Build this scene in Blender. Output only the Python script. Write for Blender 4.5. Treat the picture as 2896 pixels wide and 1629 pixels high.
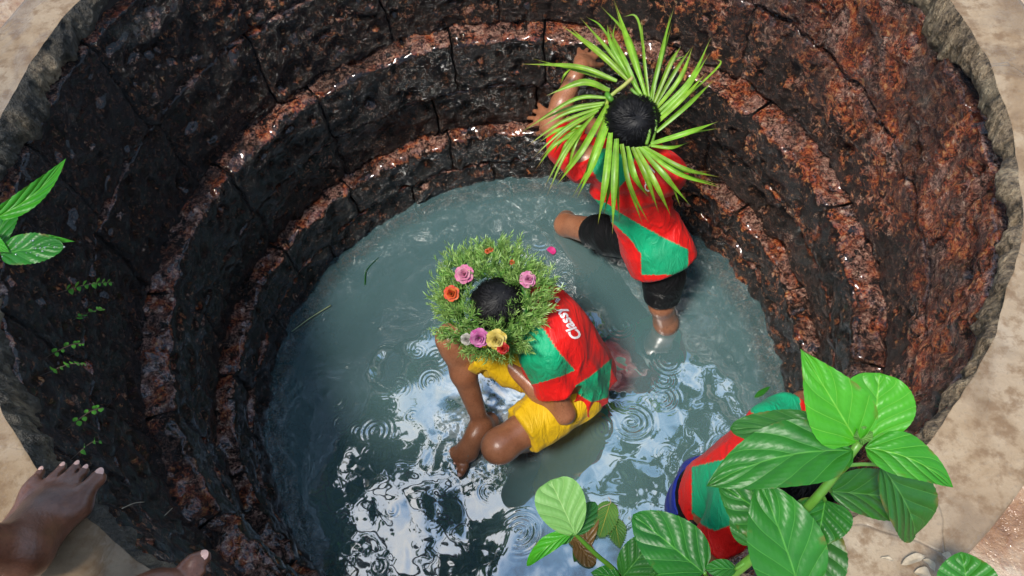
import bpy, math, random
import numpy as np
from mathutils import Vector, Matrix
from mathutils.bvhtree import BVHTree
random.seed(7); RNG = np.random.default_rng(7)
scene = bpy.context.scene
for o in list(bpy.data.objects): bpy.data.objects.remove(o)
COL = scene.collection

# ------------------------------------------------------------------ camera
CAM = np.array([0.0491, -1.5338, 1.6376]); PITCH, YAW, ROLL = 1.0217, -0.01668, -0.1389
FOC = 2200.0; PW, PH = 2576.0, 1449.0
def _axes():
    cp, sp = math.cos(PITCH), math.sin(PITCH)
    f = np.array([math.sin(YAW)*cp, math.cos(YAW)*cp, -sp]); r = np.array([math.cos(YAW), -math.sin(YAW), 0.0])
    u = np.cross(r, f); c, s = math.cos(ROLL), math.sin(ROLL)
    return f, c*r+s*u, -s*r+c*u
FW, RT, UP = _axes()
camd = bpy.data.cameras.new('camera'); cam = bpy.data.objects.new('camera', camd); COL.objects.link(cam)
camd.sensor_width = 36; camd.lens = 36*FOC/PW; camd.clip_start = 0.02; camd.clip_end = 500
cam.matrix_world = Matrix(((RT[0], UP[0], -FW[0], CAM[0]), (RT[1], UP[1], -FW[1], CAM[1]), (RT[2], UP[2], -FW[2], CAM[2]), (0, 0, 0, 1)))
scene.camera = cam

# ------------------------------------------------------------------ light
SUN_EL, SUN_AZ = math.radians(66), math.radians(222)      # compass bearing of the sun, clockwise from +y
world = bpy.data.worlds.new('World'); scene.world = world; world.use_nodes = True
wn, wl = world.node_tree.nodes, world.node_tree.links; wn.clear()
sky = wn.new('ShaderNodeTexSky'); sky.sky_type = 'NISHITA'; sky.sun_disc = False
sky.sun_elevation = SUN_EL; sky.sun_rotation = SUN_AZ; sky.air_density = 1.0; sky.dust_density = 1.5
wtc = wn.new('ShaderNodeTexCoord'); wsep = wn.new('ShaderNodeSeparateXYZ'); wl.new(wtc.outputs['Generated'], wsep.inputs[0])
wmx = wn.new('ShaderNodeMath'); wmx.operation = 'MAXIMUM'; wmx.inputs[1].default_value = 0.12; wl.new(wsep.outputs[2], wmx.inputs[0])
wdv = wn.new('ShaderNodeVectorMath'); wdv.operation = 'DIVIDE'; wl.new(wtc.outputs['Generated'], wdv.inputs[0])
wcb = wn.new('ShaderNodeCombineXYZ'); wl.new(wmx.outputs[0], wcb.inputs[0]); wl.new(wmx.outputs[0], wcb.inputs[1]); wl.new(wmx.outputs[0], wcb.inputs[2])
wl.new(wcb.outputs[0], wdv.inputs[1])
wno = wn.new('ShaderNodeTexNoise'); wno.inputs['Scale'].default_value = 4.2; wno.inputs['Detail'].default_value = 7; wno.inputs['Roughness'].default_value = .55
wl.new(wdv.outputs[0], wno.inputs['Vector'])
wrp = wn.new('ShaderNodeValToRGB'); wrp.color_ramp.elements[0].position = .40; wrp.color_ramp.elements[1].position = .56
wl.new(wno.outputs['Fac'], wrp.inputs[0])
wr2 = wn.new('ShaderNodeValToRGB'); wr2.color_ramp.elements[0].position = .50; wr2.color_ramp.elements[1].position = .69
wr2.color_ramp.elements[0].color = (.30, .52, .86, 1); wr2.color_ramp.elements[1].color = (1, 1, 1, 1); wl.new(wno.outputs['Fac'], wr2.inputs[0])
wsc = wn.new('ShaderNodeVectorMath'); wsc.operation = 'SCALE'; wsc.inputs['Scale'].default_value = 17; wl.new(wr2.outputs[0], wsc.inputs[0])
wmix = wn.new('ShaderNodeMixRGB'); wl.new(wrp.outputs[0], wmix.inputs[0]); wl.new(sky.outputs[0], wmix.inputs[1]); wl.new(wsc.outputs[0], wmix.inputs[2])
wbg = wn.new('ShaderNodeBackground'); wbg.inputs[1].default_value = 0.1; wl.new(wmix.outputs[0], wbg.inputs[0])
wout = wn.new('ShaderNodeOutputWorld'); wl.new(wbg.outputs[0], wout.inputs[0])
sd = bpy.data.lights.new('sun', 'SUN'); sd.energy = 3.6; sd.angle = math.radians(10); sd.color = (1, .94, .85)
so = bpy.data.objects.new('sun', sd); COL.objects.link(so)
sdir = Vector((math.sin(SUN_AZ)*math.cos(SUN_EL), math.cos(SUN_AZ)*math.cos(SUN_EL), math.sin(SUN_EL)))
so.rotation_euler = sdir.to_track_quat('Z', 'Y').to_euler(); so.location = (0, 0, 6)
vs = scene.view_settings; vs.view_transform = 'Standard'; vs.look = 'None'; vs.exposure = 0.5; vs.gamma = 1
scene.cycles.use_denoising = True
scene.cycles.max_bounces = 6; scene.cycles.diffuse_bounces = 3; scene.cycles.glossy_bounces = 3; scene.cycles.transparent_max_bounces = 8
scene.cycles.sample_clamp_indirect = 6

# ------------------------------------------------------------------ helpers
ZW = -1.6174                                     # water level; the ground is z = 0
def U(x, y, z):                                  # picture point on the horizontal plane z
    d = FW + RT*(x-PW/2)/FOC - UP*(y-PH/2)/FOC
    return CAM + d*((z-CAM[2])/d[2])
def P(x, y, h): return U(x, y, ZW+h)             # the same, height above the water
def ray(x, y):
    d = FW + RT*(x-PW/2)/FOC - UP*(y-PH/2)/FOC; return d/np.linalg.norm(d)
def px(p):                                       # world points -> picture coordinates
    d = np.asarray(p)-CAM; zc = d@FW
    return np.stack([PW/2+FOC*(d@RT)/zc, PH/2-FOC*(d@UP)/zc], -1)
def nrm(v): v = np.asarray(v, float); return v/max(np.linalg.norm(v), 1e-9)
def vnoise(p, s=0):
    p = np.asarray(p, np.float64); i = np.floor(p).astype(np.int64); f = p-i; f = f*f*(3-2*f)
    def h(a, b, c):
        n = (a*374761393 + b*668265263 + c*2147483647 + s*974634777) & 0xffffffff
        n = ((n ^ (n >> 13))*1274126177) & 0xffffffff
        return ((n ^ (n >> 16)) & 0xffff)/65535.0
    x, y, z = i[..., 0], i[..., 1], i[..., 2]; fx, fy, fz = f[..., 0], f[..., 1], f[..., 2]
    r = 0
    for dx in (0, 1):
        for dy in (0, 1):
            for dz in (0, 1):
                r = r + h(x+dx, y+dy, z+dz)*(fx if dx else 1-fx)*(fy if dy else 1-fy)*(fz if dz else 1-fz)
    return r*2-1
def fbm(p, s=0, o=3, g=.5):
    r = 0; a = 1.0; p = np.asarray(p)
    for k in range(o): r = r+a*vnoise(p*(2.03**k), s+k*17); a *= g
    return r

def inpoly(q, poly):
    x, y = q[:, 0], q[:, 1]; r = np.zeros(len(q), bool); n = len(poly)
    for i in range(n):
        x1, y1 = poly[i]; x2, y2 = poly[(i+1) % n]
        c = ((y1 > y) != (y2 > y)) & (x < (x2-x1)*(y-y1)/((y2-y1) if y2 != y1 else 1e-9)+x1); r ^= c
    return r

def mesh(name, V, F, mat, parent=None, smooth=True, uv=None, col=None, kind=None):
    V = np.asarray(V, np.float32).reshape(-1, 3)
    me = bpy.data.meshes.new(name)
    if isinstance(F, np.ndarray) and F.ndim == 2:
        k = F.shape[1]; me.vertices.add(len(V)); me.vertices.foreach_set('co', V.ravel())
        me.loops.add(F.size); me.loops.foreach_set('vertex_index', F.astype(np.int32).ravel())
        me.polygons.add(len(F)); me.polygons.foreach_set('loop_start', np.arange(0, F.size, k, dtype=np.int32))
        me.update(calc_edges=True)
    else:
        me.from_pydata([tuple(map(float, v)) for v in V], [], F); me.update()
    if smooth: me.polygons.foreach_set('use_smooth', np.ones(len(me.polygons), bool))
    if uv is not None:
        li = np.empty(len(me.loops), np.int32); me.loops.foreach_get('vertex_index', li)
        l = me.uv_layers.new(name='UVMap'); l.data.foreach_set('uv', np.asarray(uv, np.float32)[li].ravel())
    if col is not None:
        a = me.color_attributes.new('Col', 'FLOAT_COLOR', 'POINT'); c = np.ones((len(V), 4), np.float32); c[:, :3] = col
        a.data.foreach_set('color', c.ravel())
    for m in (mat if isinstance(mat, (list, tuple)) else [mat]): me.materials.append(m)
    o = bpy.data.objects.new(name, me); COL.objects.link(o)
    if parent is not None: o.parent = parent; o.matrix_parent_inverse = parent.matrix_world.inverted()
    if kind: o['kind'] = kind
    return o
def thing(name, label, cat, loc=(0, 0, 0), group=None):
    o = bpy.data.objects.new(name, None); COL.objects.link(o); o.location = tuple(map(float, loc)); o.empty_display_size = .05
    o['label'] = label; o['category'] = cat
    if group: o['group'] = group
    o.matrix_world = Matrix.Translation(o.location)
    return o
def tag(o, label, cat, group=None):
    o['label'] = label; o['category'] = cat
    if group: o['group'] = group
    return o
def grid_faces(nu, nv, wrap=False):              # vertices indexed i*nv+j
    i = np.arange(nu if wrap else nu-1); j = np.arange(nv-1); I, J = np.meshgrid(i, j, indexing='ij'); K = (I+1) % nu
    return np.stack([I*nv+J, K*nv+J, K*nv+J+1, I*nv+J+1], -1).reshape(-1, 4)
class MB:                                        # collects pieces of one mesh
    def __init__(s): s.V = []; s.F = []; s.n = 0; s.C = []
    def add(s, V, F, c=None):
        V = np.asarray(V, float).reshape(-1, 3); s.V.append(V); s.F += [tuple(int(a)+s.n for a in f) for f in F]; s.n += len(V)
        if c is not None: s.C.append(np.tile(np.asarray(c, float), (len(V), 1)) if np.ndim(c) == 1 else c)
    def build(s, name, mat, parent=None, smooth=True, kind=None):
        return mesh(name, np.concatenate(s.V), s.F, mat, parent, smooth, col=np.concatenate(s.C) if s.C else None, kind=kind)
def tube(pts, rad, n=8, cap=True):
    pts = np.asarray(pts, float); m = len(pts); rad = np.broadcast_to(np.asarray(rad, float), (m,))
    V = []; prev = None
    for i in range(m):
        t = nrm(pts[min(i+1, m-1)]-pts[max(i-1, 0)])
        a = np.cross(t, prev if prev is not None else ([0, 0, 1] if abs(t[2]) < .9 else [1, 0, 0])); a = nrm(a); b = np.cross(t, a)
        prev = np.cross(a, t) if False else (prev if prev is not None else np.array([0, 0, 1.] if abs(t[2]) < .9 else [1., 0, 0]))
        for k in range(n): V.append(pts[i]+rad[i]*(a*math.cos(2*math.pi*k/n)+b*math.sin(2*math.pi*k/n)))
    F = [(i*n+k, i*n+(k+1) % n, (i+1)*n+(k+1) % n, (i+1)*n+k) for i in range(m-1) for k in range(n)]
    if cap: F += [tuple(range(n))[::-1], tuple(range((m-1)*n, m*n))]
    return np.array(V), F
def spline(pts, n=20):                           # Catmull-Rom
    p = np.asarray(pts, float); p = np.vstack([2*p[0]-p[1], p, 2*p[-1]-p[-2]]); out = []
    m = len(p)-3
    for t in np.linspace(0, m-1e-6, n):
        i = int(t); f = t-i; a, b, c, d = p[i], p[i+1], p[i+2], p[i+3]
        out.append(.5*((2*b)+(c-a)*f+(2*a-5*b+4*c-d)*f*f+(-a+3*b-3*c+d)*f**3))
    return np.array(out)

# ------------------------------------------------------------------ materials
class Mat:
    def __init__(s, name):
        s.m = bpy.data.materials.new(name); s.m.use_nodes = True; s.t = s.m.node_tree; s.n = s.t.nodes; s.l = s.t.links
        s.b = s.n['Principled BSDF']; s.out = s.n['Material Output']
    def node(s, ty, **k):
        n = s.n.new(ty)
        for a, b in k.items():
            if a in n.inputs: s.put(n.inputs[a], b)
            else: setattr(n, a, b)
        return n
    def put(s, i, v):
        if hasattr(v, 'links'): s.l.new(v, i)
        else: i.default_value = v
    def set(s, **k):
        for a, b in k.items(): s.put(s.b.inputs[a.replace('_', ' ')], b)
        return s
    def pos(s, off=None):
        o = s.node('ShaderNodeNewGeometry').outputs['Position']
        return o
    def noise(s, sc, det=4, ro=.55, v=None, dist=0):
        n = s.node('ShaderNodeTexNoise'); n.inputs['Scale'].default_value = sc; n.inputs['Detail'].default_value = det; n.inputs['Roughness'].default_value = ro; n.inputs['Distortion'].default_value = dist
        s.l.new(v if v is not None else s.pos(), n.inputs['Vector']); return n.outputs['Fac']
    def voro(s, sc, feat='F1', v=None, out='Distance'):
        n = s.node('ShaderNodeTexVoronoi'); n.feature = feat; n.inputs['Scale'].default_value = sc
        s.l.new(v if v is not None else s.pos(), n.inputs['Vector']); return n.outputs[out]
    def ramp(s, f, *st):
        n = s.node('ShaderNodeValToRGB'); e = n.color_ramp.elements
        while len(e) < len(st): e.new(.5)
        for k, (p, c) in enumerate(st):
            e[k].position = p; e[k].color = (*c, 1) if np.ndim(c) else (c, c, c, 1)
        s.l.new(f, n.inputs[0]); return n.outputs[0]
    def mix(s, f, a, b, mode='MIX'):
        n = s.node('ShaderNodeMixRGB'); n.blend_type = mode
        for i, v in ((0, f), (1, a), (2, b)):
            if hasattr(v, 'links'): s.l.new(v, n.inputs[i])
            else: n.inputs[i].default_value = v if i == 0 else (*v, 1)
        return n.outputs[0]
    def math(s, op, a, b=0.0, c=None):
        n = s.node('ShaderNodeMath'); n.operation = op
        for i, v in enumerate((a, b) if c is None else (a, b, c)):
            if hasattr(v, 'links'): s.l.new(v, n.inputs[i])
            else: n.inputs[i].default_value = v
        return n.outputs[0]
    def bump(s, h, st=.5, d=.01, nin=None):
        n = s.node('ShaderNodeBump'); n.inputs['Strength'].default_value = st; n.inputs['Distance'].default_value = d
        s.l.new(h, n.inputs['Height'])
        if nin is not None: s.l.new(nin, n.inputs['Normal'])
        s.l.new(n.outputs[0], s.b.inputs['Normal']); return n.outputs[0]
    def attr(s, name='Col'):
        n = s.node('ShaderNodeAttribute'); n.attribute_name = name; return n.outputs['Color']
    def sep(s, v):
        n = s.node('ShaderNodeSeparateXYZ'); s.l.new(v, n.inputs[0]); return n.outputs

def mat_laterite():
    m = Mat('laterite'); p = m.pos()
    rnd = m.node('ShaderNodeObjectInfo').outputs['Random']
    off = m.node('ShaderNodeVectorMath', operation='ADD'); m.l.new(p, off.inputs[0])
    cb = m.node('ShaderNodeCombineXYZ'); sc = m.math('MULTIPLY', rnd, 37.0)
    for i in range(3): m.l.new(sc, cb.inputs[i])
    m.l.new(cb.outputs[0], off.inputs[1]); v = off.outputs[0]
    n1 = m.noise(24, 7, .66, v, .3); n2 = m.noise(62, 6, .74, v, .7); n3 = m.noise(6.0, 4, .55, v); n4 = m.noise(150, 3, .6, v, .4); n5 = m.noise(11, 4, .6, v, .4)
    red = m.ramp(n2, (.36, (.014, .007, .005)), (.43, (.10, .020, .010)), (.50, (.30, .052, .020)), (.56, (.46, .12, .040)), (.63, (.58, .26, .08)), (.72, (.68, .52, .30)))
    dust = m.ramp(n2, (.40, (.035, .020, .016)), (.48, (.19, .095, .072)), (.56, (.42, .23, .17)), (.64, (.60, .44, .34)), (.73, (.78, .70, .60)))
    tr_ = m.sep(m.node('ShaderNodeNewGeometry').outputs['Normal'])[2]; c = m.mix(m.ramp(m.math('ADD', n5, m.math('MULTIPLY', m.ramp(tr_, (.4, 0.0), (.9, 1.0)), .09)), (.50, 0.0), (.62, .85)), red, dust)
    c = m.mix(m.ramp(n4, (.63, 0.0), (.70, .8)), c, m.mix(m.ramp(n5, (.42, 0.0), (.55, 1.0)), (.55, .25, .05), (.66, .56, .44)))
    pit = m.math('ADD', m.math('MULTIPLY', n1, .6), m.math('MULTIPLY', n4, .4))
    c = m.mix(m.ramp(pit, (.40, 1.0), (.485, 0.0)), c, (.011, .007, .006))
    # black wet film of algae: thick at the left, thin at the upper right; shade of the upright faces is painted in, treads kept light
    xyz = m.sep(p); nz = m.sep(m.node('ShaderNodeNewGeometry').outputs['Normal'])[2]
    film_shade = m.math('ADD', m.math('MULTIPLY', n3, .55), m.math('ADD', m.math('MULTIPLY', m.math('SUBTRACT', n1, .5), .8), m.math('MULTIPLY', m.math('SUBTRACT', n2, .5), .85)))
    film_shade = m.math('ADD', film_shade, m.math('ADD', m.math('MULTIPLY', xyz[0], m.math('MULTIPLY_ADD', m.ramp(m.math('ADD', xyz[2], 1.3), (.58, 0.0), (.88, 1.0)), .15, .03)), m.math('MULTIPLY', m.ramp(nz, (.35, 0.0), (.85, 1.0)), .30)))
    film_shade = m.math('ADD', film_shade, m.math('ADD', m.math('MULTIPLY_ADD', m.ramp(xyz[2], (0.0, 0.0), (1.0, 1.0)), 0.0, m.math('MULTIPLY_ADD', m.ramp(m.math('ADD', xyz[2], 1.3), (.58, 0.0), (.90, 1.0)), .165, -.045)), m.math('MULTIPLY', m.math('SUBTRACT', rnd, .5), .10)))
    ff = m.ramp(film_shade, (.36, 1.0), (.50, 0.0))
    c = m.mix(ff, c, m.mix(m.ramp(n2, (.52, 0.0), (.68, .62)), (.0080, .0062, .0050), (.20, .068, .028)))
    sm = m.node('ShaderNodeMapping'); sm.inputs['Scale'].default_value = (1, 1, .35); m.l.new(p, sm.inputs[0])
    c = m.mix(m.ramp(m.math('ADD', m.noise(4.2, 5, .65, sm.outputs[0], .6), m.math('MULTIPLY', m.math('SUBTRACT', n1, .5), .35)), (.50, 0.0), (.60, .78)), c, m.mix(m.ramp(n2, (.53, 0.0), (.68, .6)), (.014, .010, .008), (.24, .10, .055)))      # seepage stains
    grey = m.ramp(m.math('ADD', m.noise(9, 5, .6, v), m.math('MULTIPLY', xyz[2], .16)), (.57, 0.0), (.68, .55))
    c = m.mix(grey, c, m.ramp(n2, (.35, (.022, .021, .017)), (.7, (.22, .20, .155))))
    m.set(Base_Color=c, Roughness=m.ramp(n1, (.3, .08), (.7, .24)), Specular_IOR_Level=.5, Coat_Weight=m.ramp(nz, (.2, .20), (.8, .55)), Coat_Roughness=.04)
    h = m.math('ADD', n1, m.math('ADD', m.math('MULTIPLY', n2, .75), m.math('MULTIPLY', n4, .25)))
    m.bump(h, 1.0, .030); return m.m
def mat_backing():
    m = Mat('joint_soil'); m.set(Base_Color=m.ramp(m.noise(40), (.3, (.008, .006, .005)), (.8, (.03, .018, .012))), Roughness=.8); return m.m
def mat_coping():
    m = Mat('coping_plaster'); p = m.pos(); xyz = m.sep(p)
    st = m.node('ShaderNodeMapping'); st.inputs['Scale'].default_value = (1, 1, .3); m.l.new(p, st.inputs[0]); sv_ = st.outputs[0]
    n = m.noise(22, 6, .72, sv_, .5); n2 = m.noise(95, 4, .7, sv_); n3 = m.noise(5, 3, .5, p)
    t = m.math('ADD', m.math('MULTIPLY', n, .6), m.math('MULTIPLY', n2, .4))
    c = m.ramp(t, (.36, (.016, .012, .008)), (.44, (.085, .058, .032)), (.51, (.22, .155, .090)), (.60, (.36, .27, .165)), (.70, (.52, .41, .28)))
    c = m.mix(m.ramp(n3, (.52, 0.0), (.66, .4)), c, m.ramp(t, (.4, (.02, .022, .012)), (.65, (.12, .11, .065))))
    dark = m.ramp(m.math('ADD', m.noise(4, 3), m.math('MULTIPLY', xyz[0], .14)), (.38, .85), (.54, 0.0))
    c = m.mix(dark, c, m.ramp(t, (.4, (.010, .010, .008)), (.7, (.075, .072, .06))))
    m.set(Base_Color=c, Roughness=.5); m.bump(m.math('ADD', n, m.math('MULTIPLY', n2, .8)), 1.0, .03); return m.m
def mat_concrete():
    m = Mat('worn_concrete'); p = m.pos(); n = m.noise(5.5, 6, .6, p, .5); n2 = m.noise(120, 3, .6, p); n3 = m.noise(1.7, 3, .5, p); n4 = m.noise(24, 5, .65, p)
    c = m.ramp(n, (.30, (.13, .080, .043)), (.43, (.235, .165, .10)), (.56, (.31, .24, .165)), (.72, (.37, .315, .25)))
    c = m.mix(m.ramp(n3, (.45, 0.0), (.62, .6)), c, (.275, .225, .175))
    c = m.mix(m.ramp(n4, (.48, 0.0), (.62, .8)), c, (.15, .09, .045))
    c = m.mix(m.ramp(n2, (.56, 0.0), (.72, .6)), c, (.20, .16, .12))
    wet = m.ramp(m.noise(3.1, 4, .6, p, .8), (.50, 0.0), (.56, 1.0))
    c = m.mix(m.math('MULTIPLY', wet, .38), c, (.16, .12, .085))
    wp = m.node('ShaderNodeVectorMath', operation='ADD'); m.l.new(p, wp.inputs[0])
    wv = m.node('ShaderNodeTexNoise'); wv.inputs['Scale'].default_value = 6; m.l.new(p, wv.inputs['Vector'])
    ws = m.node('ShaderNodeVectorMath', operation='SCALE'); ws.inputs['Scale'].default_value = .08; m.l.new(wv.outputs['Color'], ws.inputs[0]); m.l.new(ws.outputs[0], wp.inputs[1])
    ck = m.voro(2.6, 'DISTANCE_TO_EDGE', wp.outputs[0])
    crack = m.math('MULTIPLY', m.ramp(ck, (.0, .8), (.006, 0.0)), m.ramp(m.noise(2.2, 2), (.5, 0.0), (.6, 1.0)))
    c = m.mix(m.math('MULTIPLY', crack, .35), c, (.06, .045, .03))
    c = m.mix(1.0, c, (.90, .84, .75), 'MULTIPLY')
    m.set(Base_Color=c, Roughness=m.mix(wet, (.62, .62, .62), (.22, .22, .22)), Specular_IOR_Level=.45)
    m.bump(m.math('SUBTRACT', m.math('ADD', n4, m.math('MULTIPLY', n2, .35)), crack), .45, .006); return m.m
def mat_soil():
    m = Mat('wet_laterite_ground'); p = m.pos(); n = m.noise(10, 6, .65, p, .4); n2 = m.noise(55, 4, .6, p)
    c = m.ramp(n, (.3, (.12, .055, .026)), (.45, (.25, .14, .075)), (.6, (.36, .26, .175)), (.75, (.43, .35, .27)))
    c = m.mix(m.ramp(n2, (.52, 0.0), (.66, .7)), c, (.20, .10, .055))
    m.set(Base_Color=c, Roughness=m.ramp(m.noise(5, 3), (.42, .12), (.56, .6)))
    m.bump(m.math('ADD', n, m.math('MULTIPLY', n2, .5)), .8, .02); return m.m
FOAM = P(1225, 1085, 0.0)
def mat_water():
    m = Mat('murky_water'); p = m.pos()
    dv = m.node('ShaderNodeVectorMath', operation='DISTANCE'); m.l.new(p, dv.inputs[0]); dv.inputs[1].default_value = tuple(FOAM+np.array([.05, .10, 0]))
    fm = m.math('MULTIPLY', m.ramp(dv.outputs['Value'], (.10, 1.0), (.32, 0.0)), m.ramp(m.noise(10, 5, .65, p, 1.5), (.38, 0.0), (.60, .9)))
    silt = m.ramp(m.noise(2.2, 3), (.3, (.072, .140, .146)), (.7, (.092, .165, .168)))
    c = m.mix(fm, silt, (.62, .68, .72))
    m.set(Base_Color=c, Roughness=.02, IOR=3.1, Specular_IOR_Level=.5)
    tr = m.node('ShaderNodeBsdfTransparent'); ms = m.node('ShaderNodeMixShader')
    xy = m.node('ShaderNodeVectorMath', operation='MULTIPLY'); m.l.new(p, xy.inputs[0]); xy.inputs[1].default_value = (1, 1, 0)
    ln = m.node('ShaderNodeVectorMath', operation='LENGTH'); m.l.new(xy.outputs[0], ln.inputs[0])
    m.l.new(m.ramp(m.math('ADD', ln.outputs['Value'], m.math('MULTIPLY', m.math('SUBTRACT', m.noise(9, 3), .5), .05)), (.945, .87), (.995, .60)), ms.inputs[0])      # thin water over the drowned ledge hides less
    m.l.new(tr.outputs[0], ms.inputs[1]); m.l.new(m.b.outputs[0], ms.inputs[2]); m.l.new(ms.outputs[0], m.out.inputs[0]); return m.m
def mat_skin(name, a, b, rough=.38):
    m = Mat(name); n = m.noise(14, 4); n2 = m.noise(160, 3)
    c = m.mix(m.ramp(n, (.35, 0.0), (.65, 1.0)), a, b); c = m.mix(m.ramp(n2, (.45, 0.0), (.7, .35)), c, tuple(x*.55 for x in a))
    hm = m.node('ShaderNodeMapping'); hm.inputs['Scale'].default_value = (1, 1, .12); m.l.new(m.pos(), hm.inputs[0]); hs = m.ramp(m.noise(210, 2, .5, hm.outputs[0]), (.60, 0.0), (.68, .55))
    c = m.mix(m.math('MULTIPLY', hs, m.ramp(m.noise(6, 2), (.42, 0.0), (.6, 1.0))), c, tuple(x*.25 for x in a))
    c = m.mix(1.0, c, m.attr(), 'MULTIPLY')
    m.set(Base_Color=c, Roughness=rough, Specular_IOR_Level=.5, Subsurface_Weight=.06, Subsurface_Scale=.01, Subsurface_Radius=(1, .4, .2))
    m.bump(m.math('ADD', n2, m.math('MULTIPLY', m.noise(45, 4), .8)), .25, .003); return m.m
def mat_cloth(name, col=None, rough=.42, sheen=.04, wr=1.0):
    m = Mat(name); base = m.attr() if col is None else None
    n = m.noise(9, 3)
    if base is None: base = m.mix(m.ramp(n, (.3, 0.0), (.7, 1.0)), tuple(x*.8 for x in col), col)
    else: base = m.mix(m.math('MULTIPLY', m.ramp(n, (.35, 1.0), (.65, 0.0)), .22), base, (.05, .02, .02))
    m.set(Base_Color=base, Roughness=rough, Sheen_Weight=sheen, Specular_IOR_Level=.3)
    mp = m.node('ShaderNodeMapping'); mp.inputs['Rotation'].default_value = (.5, .7, .9); mp.inputs['Scale'].default_value = (2.6, .55, 1.5); m.l.new(m.pos(), mp.inputs[0])
    r1 = m.math('ABSOLUTE', m.math('SUBTRACT', m.noise(9, 3, .5, mp.outputs[0], .8), .5)); r2 = m.math('ABSOLUTE', m.math('SUBTRACT', m.noise(24, 3, .5, mp.outputs[0], .6), .5))
    wv = m.noise(420, 2, .5)
    m.bump(m.math('ADD', m.math('ADD', m.math('MULTIPLY', r1, -1.5*wr), m.math('MULTIPLY', r2, -.25*wr)), m.math('MULTIPLY', wv, .10)), .8, .014); return m.m
def mat_hair():
    m = Mat('black_hair'); m.set(Base_Color=m.ramp(m.noise(90, 3), (.3, (.0015, .0015, .002)), (.75, (.008, .0075, .009))), Roughness=.5, Specular_IOR_Level=.2)
    m.bump(m.noise(220, 3), .3, .002); return m.m
def mat_leaf(name, dark, light, vein, rough=.40, K=4.6):
    m = Mat(name); uv = m.node('ShaderNodeUVMap').outputs[0]; s = m.sep(uv)
    u = m.math('ABSOLUTE', m.math('MULTIPLY_ADD', s[0], 2.0, -1.0)); v = s[1]
    bend = m.math('SUBTRACT', m.math('MULTIPLY', m.math('MULTIPLY_ADD', m.noise(9, 2), .10, v), K), m.math('MULTIPLY', m.math('POWER', u, .8), K*.42))
    fr = m.math('ABSOLUTE', m.math('SUBTRACT', m.math('FRACT', bend), .5))            # 0.5 on a vein
    side = m.ramp(fr, (.468, 0.0), (.492, .65))
    mid = m.ramp(u, (.012, .9), (.034, 0.0))
    ter = m.math('ABSOLUTE', m.math('SUBTRACT', m.math('FRACT', m.math('ADD', m.math('MULTIPLY', bend, .55), m.math('MULTIPLY', u, 7.0))), .5))
    vn = m.math('MAXIMUM', mid, side)
    n = m.noise(18, 4); ri = m.node('ShaderNodeObjectInfo').outputs['Random']; base = m.mix(m.ramp(m.math('ADD', m.math('MULTIPLY', n, .7), m.math('MULTIPLY', ri, .35)), (.3, 0.0), (.75, 1.0)), dark, light)
    edge = m.math('MULTIPLY', m.ramp(u, (.80, 0.0), (1.0, 1.0)), m.ramp(m.noise(30, 3), (.56, 0.0), (.66, .8))); base = m.mix(edge, base, (.16, .09, .02))
    spots = m.ramp(m.noise(60, 3), (.68, 0.0), (.74, .4))
    base = m.mix(spots, base, tuple(x*.45 for x in dark))
    base = m.mix(m.math('MULTIPLY', m.ramp(ter, (.40, 0.0), (.5, 1.0)), m.math('MULTIPLY', n, .3)), base, light)
    c = m.mix(vn, base, vein)
    m.set(Base_Color=c, Roughness=rough, Specular_IOR_Level=.38)
    h = m.math('ADD', m.math('MULTIPLY', m.math('MULTIPLY', fr, fr), -3.4), m.math('ADD', m.math('MULTIPLY', ter, -.12), m.math('MULTIPLY', m.ramp(u, (.0, 0.0), (.15, 1.0)), .5)))
    m.bump(m.math('ADD', h, m.math('MULTIPLY', n, .9)), .5, .008)
    tl = m.node('ShaderNodeBsdfTranslucent'); m.l.new(m.mix(.5, c, (.25, .5, .04)), tl.inputs[0])
    ms = m.node('ShaderNodeMixShader'); ms.inputs[0].default_value = .24
    m.l.new(m.b.outputs[0], ms.inputs[1]); m.l.new(tl.outputs[0], ms.inputs[2]); m.l.new(ms.outputs[0], m.out.inputs[0]); return m.m
def mat_plain(name, col, rough=.5, var=.35, sc=30, bump=.2):
    m = Mat(name); n = m.noise(sc, 4); m.set(Base_Color=m.mix(m.ramp(n, (.3, 0.0), (.7, 1.0)), tuple(x*(1-var) for x in col), col), Roughness=rough); m.bump(n, bump, .005); return m.m
def mat_attr(name, rough=.4, tl=.25):
    m = Mat(name); c = m.attr(); c = m.mix(m.math('MULTIPLY', m.ramp(m.noise(35, 3), (.35, 1.0), (.65, 0.0)), .35), c, (.02, .03, .005)); m.set(Base_Color=c, Roughness=rough)
    t = m.node('ShaderNodeBsdfTranslucent'); m.l.new(c, t.inputs[0]); ms = m.node('ShaderNodeMixShader'); ms.inputs[0].default_value = tl
    m.l.new(m.b.outputs[0], ms.inputs[1]); m.l.new(t.outputs[0], ms.inputs[2]); m.l.new(ms.outputs[0], m.out.inputs[0]); return m.m

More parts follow.
